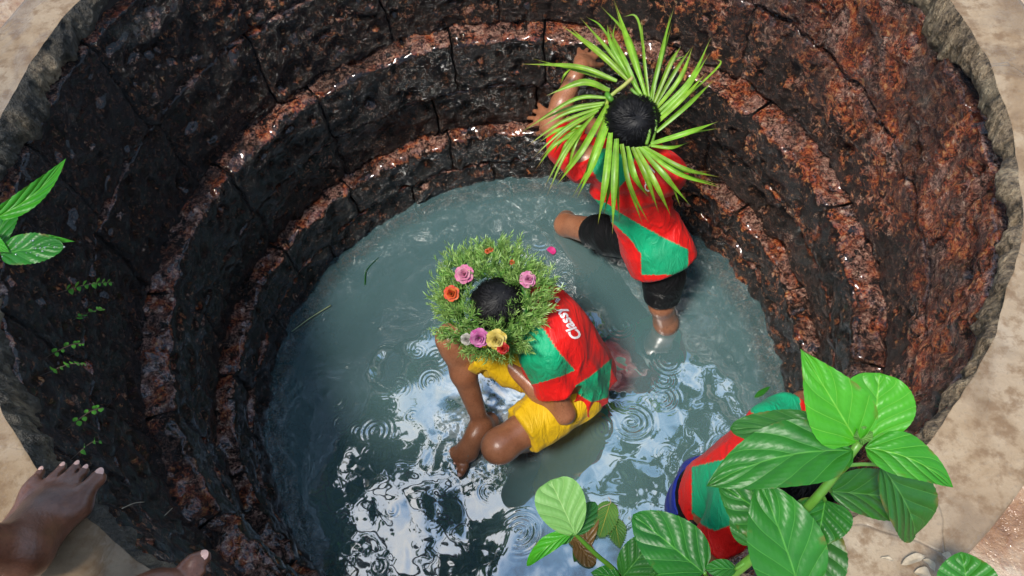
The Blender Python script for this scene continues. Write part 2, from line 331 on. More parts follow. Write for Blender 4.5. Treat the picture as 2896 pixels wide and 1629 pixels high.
M = dict(lat=mat_laterite(), back=mat_backing(), cop=mat_coping(), conc=mat_concrete(), soil=mat_soil(), water=mat_water(),
         skin=mat_skin('brown_skin', (.27, .105, .052), (.36, .155, .082), .32), skin2=mat_skin('dark_brown_skin', (.085, .032, .016), (.17, .066, .036), .36),
         nail=mat_plain('nail', (.62, .36, .28), .3, .15), jersey=mat_cloth('jersey_cloth', None, .46), yellow=mat_cloth('yellow_cloth', (.78, .48, .008), .55),
         black=mat_cloth('black_cloth', (.006, .006, .007), .5, 0.0), blue=mat_cloth('blue_cloth', (.012, .03, .30), .5), hair=mat_hair(),
         leafA=mat_leaf('broad_leaf', (.008, .090, .009), (.022, .18, .013), (.075, .28, .035)), leafB=mat_leaf('young_leaf', (.028, .22, .010), (.058, .33, .012), (.16, .46, .045)),
         leafD=mat_leaf('shaded_leaf', (.012, .085, .012), (.025, .14, .016), (.07, .22, .04)), leafP=mat_leaf('leaf_underside', (.12, .28, .06), (.17, .36, .08), (.28, .46, .14), .5),
         stem=mat_plain('green_stem', (.085, .23, .022), .4), attr=mat_attr('plant_fibre'), petal=mat_attr('petal', .5, .3),
         white=mat_plain('white_print', (.80, .72, .72), .5, .1), bark=mat_plain('bark', (.10, .07, .05), .9, .5, 12, .8), brown=mat_leaf('dead_leaf', (.12, .065, .02), (.26, .15, .05), (.34, .22, .10), .35),
         mango=mat_leaf('yellowing_leaf', (.03, .15, .03), (.10, .24, .05), (.48, .42, .08), .4, 8.0),
         dry=mat_plain('dry_leaf', (.42, .34, .24), .7, .4, 40, .4), crown=mat_attr('tree_foliage', .45, .2))

# ------------------------------------------------------------------ ground and apron
R0 = 1.269
def ring_sheet(name, r0, r1, z, mat, nt=360, nr=14, edge=0.0, amp=.002, seed=1, zf=None):
    th = np.linspace(0, 2*np.pi, nt, endpoint=False); r = np.linspace(0, 1, nr)**1.3
    T, Rr = np.meshgrid(th, r, indexing='ij')
    e = edge*fbm(np.stack([np.cos(th)*9, np.sin(th)*9, th*0], -1), seed, 4, .6)
    R = (r0+e[:, None])*(1-Rr)+r1*Rr
    V = np.stack([R*np.cos(T), R*np.sin(T), np.full_like(R, z)], -1)
    V[..., 2] += amp*fbm(V*7, seed+3, 3)*(Rr > 0)
    if zf is not None: V = zf(V, Rr)
    return mesh(name, V.reshape(-1, 3), grid_faces(nt, nr, True), mat)
def apron_edge(V, Rr):
    k = Rr > .985; V[k, 2] -= .05; return V
o = ring_sheet('apron', R0-.004, 1.445, 0.0, M['conc'], nr=22, edge=.006, zf=apron_edge); o['kind'] = 'structure'
# outer ground: one wide sheet, a little lower than the apron
th = np.linspace(0, 2*np.pi, 240, endpoint=False); rr = np.array([1.39, 1.46, 1.5, 1.55, 1.6, 1.66, 1.74, 1.85, 2.0, 2.3, 2.8, 3.6, 5, 8, 15, 40, 120])
T, R = np.meshgrid(th, rr, indexing='ij'); V = np.stack([R*np.cos(T), R*np.sin(T), 0*R-.022], -1); V[..., 2] += .008*fbm(V*8, 5, 3)*np.clip((R-1.4)*20, 0, 1)
o = mesh('ground', V.reshape(-1, 3), grid_faces(240, len(rr), True), M['soil']); o['kind'] = 'structure'

# ------------------------------------------------------------------ the well: coping, courses of laterite blocks
well = thing('stone_well', 'round stepped well lined with wet dark red laterite blocks and plaster coping', 'well', (0, 0, 0))
nt, nz = 900, 20
th = np.linspace(0, 2*np.pi, nt, endpoint=False); zz = np.linspace(.0, 1, nz)
T, Z = np.meshgrid(th, zz, indexing='ij')
low = .098+.05*fbm(np.stack([np.cos(th)*5, np.sin(th)*5, th*0], -1), 11, 5, .6)
rr_ = R0-.004+.006*fbm(np.stack([np.cos(th)*9, np.sin(th)*9, th*0], -1), 1, 4, .6)
z = .001-low[:, None]*Z; R = rr_[:, None]-.012*Z-.012*np.sin(np.pi*Z)
R = np.where(Z > .97, R+.06, R)
V = np.stack([R*np.cos(T), R*np.sin(T), z], -1)
d = .017*fbm(V*np.array([22, 22, 10]), 21, 4, .65)*np.clip(Z*6, 0, 1)
V[..., 0] += d*np.cos(T); V[..., 1] += d*np.sin(T)
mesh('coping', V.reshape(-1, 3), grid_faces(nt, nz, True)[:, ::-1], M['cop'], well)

def block(t0, t1, ztop, zbot, rtop, rbot, tread, seed, step=.012):
    """one stone: face from bottom to top, rounded nose, then the top surface back under the course above"""
    rm = rtop; g = .0035/rm; t0 += g; t1 -= g
    nt = max(8, int((t1-t0)*rm/step)); ts = np.linspace(t0, t1, nt)
    nf = max(6, int((ztop-zbot)/step)); prof = []                  # (radius, z)
    prof.append((rbot+.05, zbot+.004)); prof.append((rbot+.012, zbot+.004))
    for q in np.linspace(0, 1, nf): prof.append((rbot+(rtop-rbot)*q, zbot+.010+(ztop-zbot-.010-(.022 if tread else .010))*q))
    if tread:
        for a in np.linspace(.2, 1, 4)*math.pi/2: prof.append((rtop+.022*(1-math.cos(a)), ztop-.022+.022*math.sin(a)))
        for q in np.linspace(.08, 1, max(4, int(tread/step))): prof.append((rtop+.022+tread*q, ztop))
    else:
        prof.append((rtop+.010, ztop-.003)); prof.append((rtop+.05, ztop-.003))
    prof = np.array(prof); ts = np.concatenate([[ts[0]+.0004, ts[0]+.0001], ts[1:-1], [ts[-1]-.0001, ts[-1]-.0004]])
    T, I = np.meshgrid(ts, np.arange(len(prof)), indexing='ij'); R = prof[I, 0].copy(); Z = prof[I, 1].copy()
    # rounded vertical joints
    e = np.minimum(np.arange(len(ts)), len(ts)-1-np.arange(len(ts)))[:, None]
    R += np.where(e == 0, .05, np.where(e == 1, .007, np.where(e == 2, .002, 0)))
    Z -= np.where((e <= 1) & (I >= len(prof)-(8 if tread else 2)), .012, 0) if tread else 0
    T = T+.010*vnoise(np.stack([R*np.cos(T)*6, R*np.sin(T)*6, Z*14], -1), 5)+.004*vnoise(np.stack([R*np.cos(T)*20, R*np.sin(T)*20, Z*40], -1), 6)      # uneven joints, shared by neighbours
    X = np.stack([R*np.cos(T), R*np.sin(T), Z], -1)
    dr = np.gradient(prof[:, 0]); dz = np.gradient(prof[:, 1]); ln = np.hypot(dr, dz)+1e-9
    nr_, nz_ = (-dz/ln)[I], (dr/ln)[I]                              # outward from the stone = towards the axis / up
    w = np.array([fbm(X*13, seed, 3, .55), vnoise(X*38, seed+5), vnoise(X*70, seed+9)])
    pit = np.clip(-vnoise(X*24, seed+31)-.45, 0, 1)
    d = .016*w[0]+.008*w[1]+.005*w[2]-.05*pit
    fade = np.clip(np.minimum(e, 3)/3, .25, 1); d = d*fade
    d[:, :2] *= .4
    X[..., 0] += d*nr_*np.cos(T); X[..., 1] += d*nr_*np.sin(T); X[..., 2] += d*nz_
    return X.reshape(-1, 3), grid_faces(len(ts), len(prof))
# courses: top, bottom, radius at top, radius at bottom, tread width, number of stones, first angle
COURSES = [(-.105, -.46, 1.250, 1.215, 0, 17, .10), (-.46, -.793, 1.213, 1.190, 0, 16, .31), (-.793, -1.05, 1.101, 1.104, .17, 15, .05),
           (-1.05, -1.302, 1.110, 1.124, 0, 16, .24), (-1.302, -1.48, 1.059, 1.060, .17, 15, .12), (-1.48, -1.66, 1.056, 1.05, 0, 15, .30), (-1.652, -1.95, .955, .96, .2, 14, .2)]
for ci, (zt, zb, rt, rb, tr, n, a0) in enumerate(COURSES):
    cuts = a0+np.arange(n)*2*np.pi/n+np.array([random.uniform(-.07, .07) for _ in range(n)])
    for k in range(n):
        t0, t1 = cuts[k], cuts[(k+1) % n]+(2*np.pi if k == n-1 else 0)
        dj = random.uniform(-.006, .008)
        X, F = block(t0, t1, zt, zb, rt+dj, rb+dj, tr, 100*ci+k*7+3)
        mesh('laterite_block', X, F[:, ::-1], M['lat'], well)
prof = np.array([(1.30, -.05), (1.285, -.46), (1.25, -.80), (1.18, -.83), (1.175, -1.3), (1.12, -1.33), (1.12, -1.66), (1.05, -1.7), (1.05, -2.25), (.01, -2.26)])
th = np.linspace(0, 2*np.pi, 96, endpoint=False); T, I = np.meshgrid(th, np.arange(len(prof)), indexing='ij')
X = np.stack([prof[I, 0]*np.cos(T), prof[I, 0]*np.sin(T), prof[I, 1]], -1)
mesh('packed_earth_backing', X.reshape(-1, 3), grid_faces(96, len(prof), True)[:, ::-1], M['back'], well)

# ------------------------------------------------------------------ water
N = 500; RW = 1.085; ax = np.linspace(-RW, RW, N); XX, YY = np.meshgrid(ax, ax, indexing='ij'); H = np.zeros_like(XX)
P2 = np.stack([XX, YY, np.zeros_like(XX)], -1)
H += .0075*fbm(P2*np.array([2.4, 2.0, 1]), 71, 2, .5)+.0026*fbm(P2*5.5+3, 72, 2, .5)
calm = np.clip(.45+1.1*vnoise(P2*1.9, 91), 0.0, 1)
H += calm*(.00040*fbm(P2*13, 74, 2, .5)+.00016*vnoise(P2*40, 75))
rm_ = np.clip((XX-.25)*2.5, 0, 1)*np.clip((.45-YY)*3, 0, 1); H += rm_*(.0011*fbm(P2*10+9, 76, 2, .5)+.00045*vnoise(P2*26, 77))
RINGS = []
rp = [(1005, 975, 3), (1500, 1075, 4), (1085, 960, 3), (1310, 1340, 5), (860, 1065, 3), (945, 1085, 4), (905, 1085, 2), (1680, 905, 4), (1665, 1000, 4), (1560, 820, 4), (1460, 690, 3), (840, 1000, 4), (1820, 1130, 3), (1590, 1060, 5), (1230, 1240, 2), (1420, 700, 3), (1100, 900, 3)]
for (x, y, k) in rp: RINGS.append((P(x, y, 0), k, random.uniform(.35, .8)))
for _ in range(46):
    a = random.uniform(0, 6.28); r = 1.0*math.sqrt(random.random()); RINGS.append((np.array([r*math.cos(a), r*math.sin(a), ZW]), random.choice([1, 1, 1, 2, 2, 3, 4]), random.uniform(.12, .5)))
for c, k, am in RINGS:
    D = np.hypot(XX-c[0], YY-c[1]); A_ = np.arctan2(YY-c[1], XX-c[0]); w = .010+.0022*k+random.uniform(0, .004); rad = .010*k+random.uniform(0, .016)
    arc = np.clip(.55+.75*np.cos(A_-random.uniform(0, 6.28))+.4*np.cos(2*A_+random.uniform(0, 6.28)), 0, 1.2); D = D*(1+.05*np.cos(2*A_+random.uniform(0, 6)))
    H += am*.0011*(.5+.2*k)*arc*np.cos(2*np.pi*(D-rad)/w)*np.exp(-((D-rad*.8)/(rad*.5+.006))**2)
fc = P(1205, 1105, 0); D = np.hypot(XX-fc[0], YY-fc[1])
H += .0040*fbm(P2*16, 80, 3, .6)*np.exp(-(D/.13)**2)+.0010*np.cos(2*np.pi*D/.085+5*vnoise(P2*5, 99))*np.exp(-((D-.17)/.08)**2)*np.clip(.5+vnoise(P2*3+5, 98), 0, 1)
keep = (XX**2+YY**2) < RW**2
idx = -np.ones((N, N), int); idx[keep] = np.arange(keep.sum())
q = keep[:-1, :-1] & keep[1:, :-1] & keep[1:, 1:] & keep[:-1, 1:]
F = np.stack([idx[:-1, :-1][q], idx[1:, :-1][q], idx[1:, 1:][q], idx[:-1, 1:][q]], -1)
o = mesh('water', np.stack([XX[keep], YY[keep], ZW+H[keep]], -1), F, M['water']); o['kind'] = 'structure'

# ------------------------------------------------------------------ continuous bodies: blended limbs meshed as one surface
def cone(a, b, ra, rb=None, k=.025, flat=None):
    return dict(a=np.asarray(a, float), b=np.asarray(b, float), ra=ra, rb=ra if rb is None else rb, k=k, flat=flat)
def prim_d(pr, X):
    a, b = pr['a'], pr['b']; p = X-a; ab = b-a
    if pr['flat'] is not None:
        n, f = pr['flat']; n = nrm(n); p = p+((p@n)*(1/f-1))[..., None]*n; ab = ab+(ab@n)*(1/f-1)*n
    t = np.clip((p@ab)/max(ab@ab, 1e-9), 0, 1)
    d = np.linalg.norm(p-t[..., None]*ab, axis=-1)-(pr['ra']+(pr['rb']-pr['ra'])*t)
    return d*(pr['flat'][1]*.5+.5 if pr['flat'] is not None else 1)
def field(prims, lo, h, shp, grow=0.0):
    G = np.full(shp, 9.0, np.float32)
    for pr in prims:
        m = max(pr['ra'], pr['rb'])+pr['k']+grow+3*h
        i0 = np.maximum(((np.minimum(pr['a'], pr['b'])-m-lo)/h).astype(int), 0); i1 = np.minimum(((np.maximum(pr['a'], pr['b'])+m-lo)/h).astype(int)+2, shp)
        if np.any(i1 <= i0): continue
        X = np.stack(np.meshgrid(*[lo[c]+h*np.arange(i0[c], i1[c]) for c in range(3)], indexing='ij'), -1)
        d = prim_d(pr, X)-grow; s = tuple(slice(i0[c], i1[c]) for c in range(3)); g = G[s]; k = pr['k']
        w = np.clip(.5+.5*(g-d)/k, 0, 1); G[s] = np.where(g > 8, d, g*(1-w)+d*w-k*w*(1-w))
    return G
def nets(G, lo, h):
    s = G < 0; nx, ny, nz = G.shape
    c = [s[i:nx-1+i, j:ny-1+j, k:nz-1+k] for i in (0, 1) for j in (0, 1) for k in (0, 1)]
    tot = sum(x.astype(np.int8) for x in c); act = (tot > 0) & (tot < 8); I = np.argwhere(act)
    idx = -np.ones(act.shape, np.int64); idx[act] = np.arange(len(I))
    acc = np.zeros((len(I), 3)); cnt = np.zeros(len(I)); off = np.array([(i, j, k) for i in (0, 1) for j in (0, 1) for k in (0, 1)])
    val = [G[I[:, 0]+o[0], I[:, 1]+o[1], I[:, 2]+o[2]] for o in off]
    for a in range(8):
        for b in range(a+1, 8):
            if np.abs(off[a]-off[b]).sum() != 1: continue
            va, vb = val[a], val[b]; m = (va < 0) != (vb < 0); t = np.where(m, va/np.where(m, va-vb, 1), 0)
            acc += m[:, None]*(off[a]+t[:, None]*(off[b]-off[a])); cnt += m
    V = lo+h*(I+acc/np.maximum(cnt, 1)[:, None]); F = []
    for ax in range(3):
        o = [0, 0, 0]; o[ax] = 1; A = s[:nx-o[0], :ny-o[1], :nz-o[2]]; B = s[o[0]:, o[1]:, o[2]:]
        e = np.argwhere(A != B); u, v = [q for q in range(3) if q != ax]
        e = e[(e[:, u] > 0) & (e[:, v] > 0) & (e[:, u] < G.shape[u]-1) & (e[:, v] < G.shape[v]-1)]
        if not len(e): continue
        def g(du, dv): q = e.copy(); q[:, u] -= du; q[:, v] -= dv; return idx[q[:, 0], q[:, 1], q[:, 2]]
        f = np.stack([g(1, 1), g(0, 1), g(0, 0), g(1, 0)], -1); flip = A[e[:, 0], e[:, 1], e[:, 2]]
        if ax == 1: flip = ~flip
        f[~flip] = f[~flip][:, ::-1]; F.append(f)
    F = np.concatenate(F); F = F[(F >= 0).all(1)]; return V, F
def bounds(prims, m):
    lo = np.min([np.minimum(p['a'], p['b'])-max(p['ra'], p['rb']) for p in prims], 0)-m; hi = np.max([np.maximum(p['a'], p['b'])+max(p['ra'], p['rb']) for p in prims], 0)+m
    return lo, hi
def vnormals(V, F):
    n = np.cross(V[F[:, 2]]-V[F[:, 0]], V[F[:, 3]]-V[F[:, 1]]); N = np.zeros_like(V)
    for k in range(4): np.add.at(N, F[:, k], n)
    return N/np.maximum(np.linalg.norm(N, axis=1), 1e-12)[:, None]
def relax(V, F, it=1):
    for _ in range(it):
        S = np.zeros_like(V); c = np.zeros(len(V))
        for k in range(4):
            a, b = F[:, k], F[:, (k+1) % 4]; np.add.at(S, a, V[b]); np.add.at(S, b, V[a]); np.add.at(c, a, 1); np.add.at(c, b, 1)
        V = V*.5+.5*S/np.maximum(c, 1)[:, None]
    return V
def body(name, prims, mat, parent, h=.0055, grow=0.0, planes=(), disp=None, colf=None, it=1):
    lo, hi = bounds(prims, .03+grow); shp = np.ceil((hi-lo)/h).astype(int)+1
    G = field(prims, lo, h, shp, grow)
    if planes:
        X = np.stack(np.meshgrid(*[lo[c]+h*np.arange(shp[c]) for c in range(3)], indexing='ij'), -1)
        for (pt, n, rad) in planes:               # cut away what lies beyond the plane, within rad of the point
            d = (X-np.asarray(pt))@nrm(n)
            if rad: d = np.where(np.linalg.norm(X-np.asarray(pt), axis=-1) < rad, d, -9)
            G = np.maximum(G, d.astype(np.float32))
    V, F = nets(G, lo, h); V = relax(V, F, it)
    if disp is not None: V = V+vnormals(V, F)*disp(V)[:, None]
    o = mesh(name, V, F, mat, parent, col=colf(V) if colf else np.ones((len(V), 3)))
    return o, V, F
def folds(d, amp=.004, sc=16, stretch=.25, seed=3):
    d = nrm(d)
    def f(V):
        q = V+((V@d)*(stretch-1))[:, None]*d
        q = q+.03*np.stack([vnoise(V*9, seed+1), vnoise(V*9, seed+2), vnoise(V*9, seed+3)], -1)
        return amp*(1-2*np.abs(vnoise(q*sc, seed)))+amp*.7*vnoise(q*sc*.45, seed+7)
    return f
def limb(a, b, c, r): # three joints, five radii
    m1 = a*.6+b*.4
    return [cone(a, m1, r[0], r[1]), cone(m1, b, r[1], r[2]), cone(b, b*.62+c*.38, r[2], r[3]), cone(b*.62+c*.38, c, r[3], r[4])]
def hand(w, d, n, s, curl=.5, sz=1.0, spread=.25):
    d = nrm(d); n = nrm(np.asarray(n)-np.dot(n, d)*d); t = nrm(np.cross(n, d)); t = t*(1 if np.dot(t, s) > 0 else -1)   # t: towards the thumb
    L = lambda x: x*sz
    out = [cone(w-d*L(.02), w+d*L(.03), L(.024), L(.027), .02, (n, .75)), cone(w+d*L(.03)+t*L(.016), w+d*L(.08)+t*L(.020), L(.021), L(.019), .015, (n, .6)),
           cone(w+d*L(.03)-t*L(.014), w+d*L(.078)-t*L(.020), L(.021), L(.017), .015, (n, .6))]
    for i, ln in enumerate((.070, .078, .073, .058)):
        o = .030-.0195*i; b = w+d*L(.078-.004*abs(i-1))+t*L(o); dd = nrm(d+t*spread*(1-i*.62)); p = b
        for j, fr in enumerate((.44, .32, .24)):
            a = curl*(j+.6)*.55; v = nrm(dd*math.cos(a)-n*math.sin(a)); q = p+v*L(ln)*fr
            out.append(cone(p, q, L(.0088-.0008*j), L(.0082-.0008*j), .006)); p = q
    b = w+d*L(.022)+t*L(.026); v = nrm(d*.75+t*.75-n*.25); q = b+v*L(.042); out.append(cone(b, q, L(.0125), L(.0098), .012)); v2 = nrm(d*.95+t*.35-n*.3); out.append(cone(q, q+v2*L(.030), L(.0095), L(.008), .006))
    return out
def foot(ank, f, up, med, sz=1.0, toes=.6):
    """ankle, forward, up, towards the big toe"""
    f = nrm(f); up = nrm(np.asarray(up)-np.dot(up, f)*f); m = nrm(np.asarray(med)-np.dot(med, f)*f-np.dot(med, up)*up); L = lambda x: x*sz
    he = ank-f*L(.035)-up*L(.045); out = [cone(ank, he, L(.036), L(.034), .03), cone(ank+f*L(.01), ank+f*L(.10)+m*L(.008)-up*L(.04), L(.036), L(.028), .035),
        cone(he, ank+f*L(.09)-m*L(.022)-up*L(.055), L(.030), L(.024), .03), cone(ank+f*L(.10)+m*L(.018)-up*L(.048), ank+f*L(.135)-m*L(.028)-up*L(.056), L(.026), L(.021), .025), cone(ank+f*L(.05), ank+f*L(.125)-up*L(.046), L(.034), L(.026), .03)]
    tips = []
    for i, (ln, r) in enumerate(((.032, .0150), (.030, .0108), (.027, .0104), (.023, .0100), (.019, .0100))):
        b = ank+f*L(.150-.0085*i)+m*L(.030-.0170*i)-up*L(.054); q = b+(f*L(ln)+m*L(.004*(1-i)))-up*L(.003)
        mid = (b+q)/2+up*L(.005); out += [cone(b, mid, L(r), L(r*.95), .010), cone(mid, q, L(r*.95), L(r*.92), .006)]; tips.append((q, r*sz, f, up, m))
    return out, tips
def nails(tips, parent):
    for (q, r, f, up, m) in tips:
        mb = MB(); c = q+up*r*.62+f*r*.15
        u = np.linspace(-1, 1, 7); V = []; F = []
        for i in u:
            for j in u:
                a, b = i*math.sqrt(max(0, 1-j*j/2)), j*math.sqrt(max(0, 1-i*i/2)); V.append(c+f*a*r*.72+m*b*r*.62+up*r*(.36-.34*b*b-.16*a*a))
        mesh('nail', np.array(V), grid_faces(7, 7), M['nail'], parent)
def hairdo(parent, c, r, up, fwd, n=1100, L=.035, cut=-.25, seed=1):
    """scalp cap of black hair with combed strands flowing from a whorl"""
    rg = np.random.default_rng(seed); up = nrm(up); fwd = nrm(np.asarray(fwd)-np.dot(fwd, up)*up); s = np.cross(up, fwd)
    nu, nv = 48, 24; V = []
    for i in range(nu):
        for j in range(nv):
            a = 2*math.pi*i/nu; lim = math.acos(cut-.25*max(0, -math.cos(a))+.15*max(0, math.cos(a))); b = lim*j/(nv-1)
            V.append(c+(up*math.cos(b)+math.sin(b)*(fwd*math.cos(a)*1.06+s*math.sin(a)*.94))*r*1.085)
    V = np.array(V); V = V+(V-c)/r*(.006*vnoise(V*30, seed))[:, None]
    o = mesh('hair', V, grid_faces(nu, nv, True), M['hair'], parent)
    mb = MB(); crown = nrm(up-fwd*.28+s*.12)
    for _ in range(n):
        a = rg.uniform(0, 6.283); b = math.acos(1-rg.random()*(1-cut)); dd = nrm(up*math.cos(b)+math.sin(b)*(fwd*math.cos(a)*1.06+s*math.sin(a)*.92)); p = c+dd*r*1.075
        l = L*rg.uniform(.7, 1.3); pts = [p]; lock = vnoise(dd[None]*5, seed+4)[0]; w0 = rg.uniform(.0008, .0017); lift = rg.uniform(.003, .011)+.006*lock
        for k in range(4):                        # follow the skull
            q = pts[-1]; e = nrm(q-c); t = e-crown; t = t-np.dot(t, e)*e; t = nrm(nrm(t)+.55*np.cross(e, crown)+np.cross(e, t)*(1.1*lock)+.30*rg.normal(size=3)); q = q+t*l/4
            pts.append(c+nrm(q-c)*(r*1.075+lift*math.sin((k+1)/4*2.3)))
        V = []; F = []
        for k, q in enumerate(pts):
            t = nrm(pts[min(k+1, 4)]-pts[max(k-1, 0)]); w = np.cross(t, nrm(q-c))*w0*(1-.2*k); V += [q-w, q+w]
        mb.add(V, [(2*k, 2*k+1, 2*k+3, 2*k+2) for k in range(4)])
    mb.build('hair_strands', M['hair'], o, True, kind='stuff')
    return o
def face(prims, c, up, fwd, r):
    """nose, brow, jaw, ears for a head whose centre is c"""
    up = nrm(up); fwd = nrm(np.asarray(fwd)-np.dot(fwd, up)*up); s = np.cross(up, fwd)
    prims += [cone(c+up*r*.1-fwd*r*.12, c+up*r*.1+fwd*r*.12, r*.93, r*.9, .02, (s, .88)), cone(c-up*r*.35+fwd*r*.3, c-up*r*.85+fwd*r*.5, r*.62, r*.42, .03, (s, .85)),
              cone(c+fwd*r*.92+up*r*.08, c+fwd*r*1.15-up*r*.28, r*.10, r*.16, .02), cone(c+fwd*r*.88+up*r*.2+s*r*.35, c+fwd*r*.88+up*r*.2-s*r*.35, r*.16, r*.16, .02),
              cone(c+fwd*r*.9-up*r*.58-s*r*.18, c+fwd*r*.9-up*r*.58+s*r*.18, r*.11, r*.11, .012)]
    for q in (-1, 1): prims.append(cone(c+s*q*r*.92-up*r*.22, c+s*q*r*1.0+up*r*.12-fwd*r*.08, r*.15, r*.2, .01, (s, .45)))

# ------------------------------------------------------------------ people
RED, GREEN = np.array([.74, .010, .008]), np.array([.002, .36, .16])
def panels(polys, soft=0):
    def f(V):
        q = px(V); c = np.tile(RED, (len(V), 1))
        for pl in polys: c[inpoly(q, pl)] = GREEN
        return c
    return f
def print_text(txt, shirt_V, shirt_F, org, ex, ey, parent, name='shirt_lettering', bold=.03, shear=.25, lift=.003):
    """lettering laid on the cloth: org is the picture point of its start, ex / ey the picture vectors of one unit"""
    cu = bpy.data.curves.new('t', 'FONT'); cu.body = txt; cu.size = 1; cu.shear = shear; cu.offset = bold; cu.resolution_u = 3
    to = bpy.data.objects.new('t', cu); COL.objects.link(to); dg = bpy.context.evaluated_depsgraph_get(); me = bpy.data.meshes.new_from_object(to.evaluated_get(dg))
    bpy.data.objects.remove(to)
    import bmesh
    bm = bmesh.new(); bm.from_mesh(me); bmesh.ops.triangulate(bm, faces=bm.faces)
    for _ in range(2): bmesh.ops.subdivide_edges(bm, edges=[e for e in bm.edges if e.calc_length() > .12], cuts=1); bmesh.ops.triangulate(bm, faces=[f for f in bm.faces if len(f.verts) > 3])
    bv = BVHTree.FromPolygons([tuple(v) for v in shirt_V], [tuple(map(int, f)) for f in shirt_F]); bad = []
    for v in bm.verts:
        p = np.array(org)+np.array(ex)*v.co.x+np.array(ey)*v.co.y; d = ray(*p)
        hit, n, i, dist = bv.ray_cast(Vector(CAM), Vector(d))
        if hit is None: bad.append(v); continue
        v.co = hit+n*lift*(1 if n.dot(Vector(d)) < 0 else -1)
    if bad: bmesh.ops.delete(bm, geom=bad, context='VERTS')
    out = bpy.data.meshes.new(name); bm.to_mesh(out); bm.free(); out.materials.append(M['white']); o = bpy.data.objects.new(name, out); COL.objects.link(o); o.parent = parent; o.matrix_parent_inverse = parent.matrix_world.inverted(); return o

# ---- A: crouching, jumping into the water, leaf wreath on the head
A = thing('person', 'person in red and green jersey and yellow shorts crouching in water under leaf wreath', 'person', P(1380, 1000, 0))
pel, wai, che, nek, hed = P(1453, 952, .27), P(1432, 902, .41), P(1398, 848, .53), P(1325, 798, .62), P(1256, 770, .70)
shN, shF = P(1368, 888, .55), P(1378, 772, .55); ax_t = nrm(nek-pel); fr = nrm(np.cross(nrm(shF-shN), ax_t)); fr = fr if fr[2] < 0 else -fr
tors = [cone(pel, wai, .105, .108, .05, (fr, .82)), cone(wai, che, .108, .122, .05, (fr, .80)), cone(che, nek*.75+che*.25, .125, .075, .05, (fr, .8)),
        cone(shN, shF, .062, .062, .05), cone(pel+nrm(shN-shF)*.05, pel-nrm(shN-shF)*.05, .088, .088, .05)]
elN, haN = P(1420, 1040, .34), P(1252, 892, .45); elF, haF = P(1265, 800, .44), P(1215, 815, .50)
aN = limb(shN, elN, haN, (.050, .043, .036, .038, .024)); aF = limb(shF, elF, haF, (.050, .043, .036, .036, .024))
hpR, knR, anR = P(1400, 955, .30), P(1136, 852, .47), P(1213, 1072, .095); hpL, knL, anL = P(1440, 998, .27), P(1260, 1120, .30), P(1400, 1070, -.14)
lR = limb(hpR, knR, anR, (.078, .068, .050, .047, .030)); lL = limb(hpL, knL, anL, (.084, .074, .058, .054, .034))
lR.append(cone(knR, knR*.9+anR*.1, .050, .050, .03)); lL.append(cone(knL+(knL-hpL)*.04, knL, .056, .056, .03))
ftR, tipR = foot(anR, P(1140, 1165, .02)-P(1213, 1072, .035), np.array([.2, .1, 1.0]), np.array([.6, -.6, 0]), 1.04); ftL, _ = foot(anL, np.array([.1, .1, -.9]), np.array([-1., 0, .1]), np.array([0, 1., 0]))
nk = [cone(nek, hed, .052, .055, .03)]; hp = []; hup = nrm(np.array([-.18, -.22, 1.0])); hfw = nrm(P(1170, 860, .6)-hed); face(hp, hed, hup, hfw, .084)
allA = tors+aN+aF+lR+lL+ftR+ftL+nk+hp+hand(haN, haN-elN, np.array([-.3, .2, 1]), np.array([0, 1, 0]), .9)+hand(haF, haF-elF, np.array([-.3, .2, 1]), np.array([1, 0, 0]), .9)
bodyA, _, _ = body('body', allA, M['skin'], A)
nails(tipR, bodyA)
upN = cone(shN, shN*.45+elN*.55, .058, .064, .03); upF = cone(shF, shF*.45+elF*.55, .058, .060, .03)
slN = shN*.42+elN*.58; slF = shF*.42+elF*.58
zA = [[(1318, 800), (1368, 826), (1400, 878), (1447, 932), (1398, 952), (1338, 968), (1300, 900)], [(1447, 970), (1480, 950), (1540, 902), (1530, 1000), (1488, 1012), (1452, 990)]]
shA, VA, FA = body('jersey', tors+[upN, upF, cone(che, nek*.7+che*.3, .115, .085, .04, (fr, .8)), cone(wai, pel-ax_t*.06-nrm(shN-shF)*.03, .112, .120, .05, (fr, .9))], M['jersey'], A, .0052, .014,
    [(slN, elN-shN, .09), (slF, elF-shF, .09), (pel-ax_t*.065, -ax_t, 0), (nek+ax_t*.02, ax_t, .2)], folds(ax_t+np.array([.3, 0, 0]), .010, 13, .18, 5), panels(zA))
print_text('Classy', VA, FA, (1464, 848), (-20, -29), (-29, 20), shA)
print_text('B.m.', VA, FA, (1410, 755), (-17, -7), (-6, 15), shA)
body('shorts', [cone(pel, pel+ax_t*.04, .100, .10, .05, (fr, .85)), cone(pel+nrm(shN-shF)*.05, pel-nrm(shN-shF)*.05, .088, .088, .05), lR[0], cone(lR[1]['a'], lR[1]['a']*.35+lR[1]['b']*.65, .074, .070, .03), lL[0], cone(lL[1]['a'], lL[1]['b'], .078, .068, .03)], M['yellow'], A, .0052, .014,
     [(hpR*.24+knR*.76, knR-hpR, .2), (hpL*.29+knL*.71, knL-hpL, .26)], folds(np.array([0.2, .9, .4]), .006, 17, .3, 9))
hairdo(A, hed, .087, hup, hfw, 2600, .045, -.2, 3)

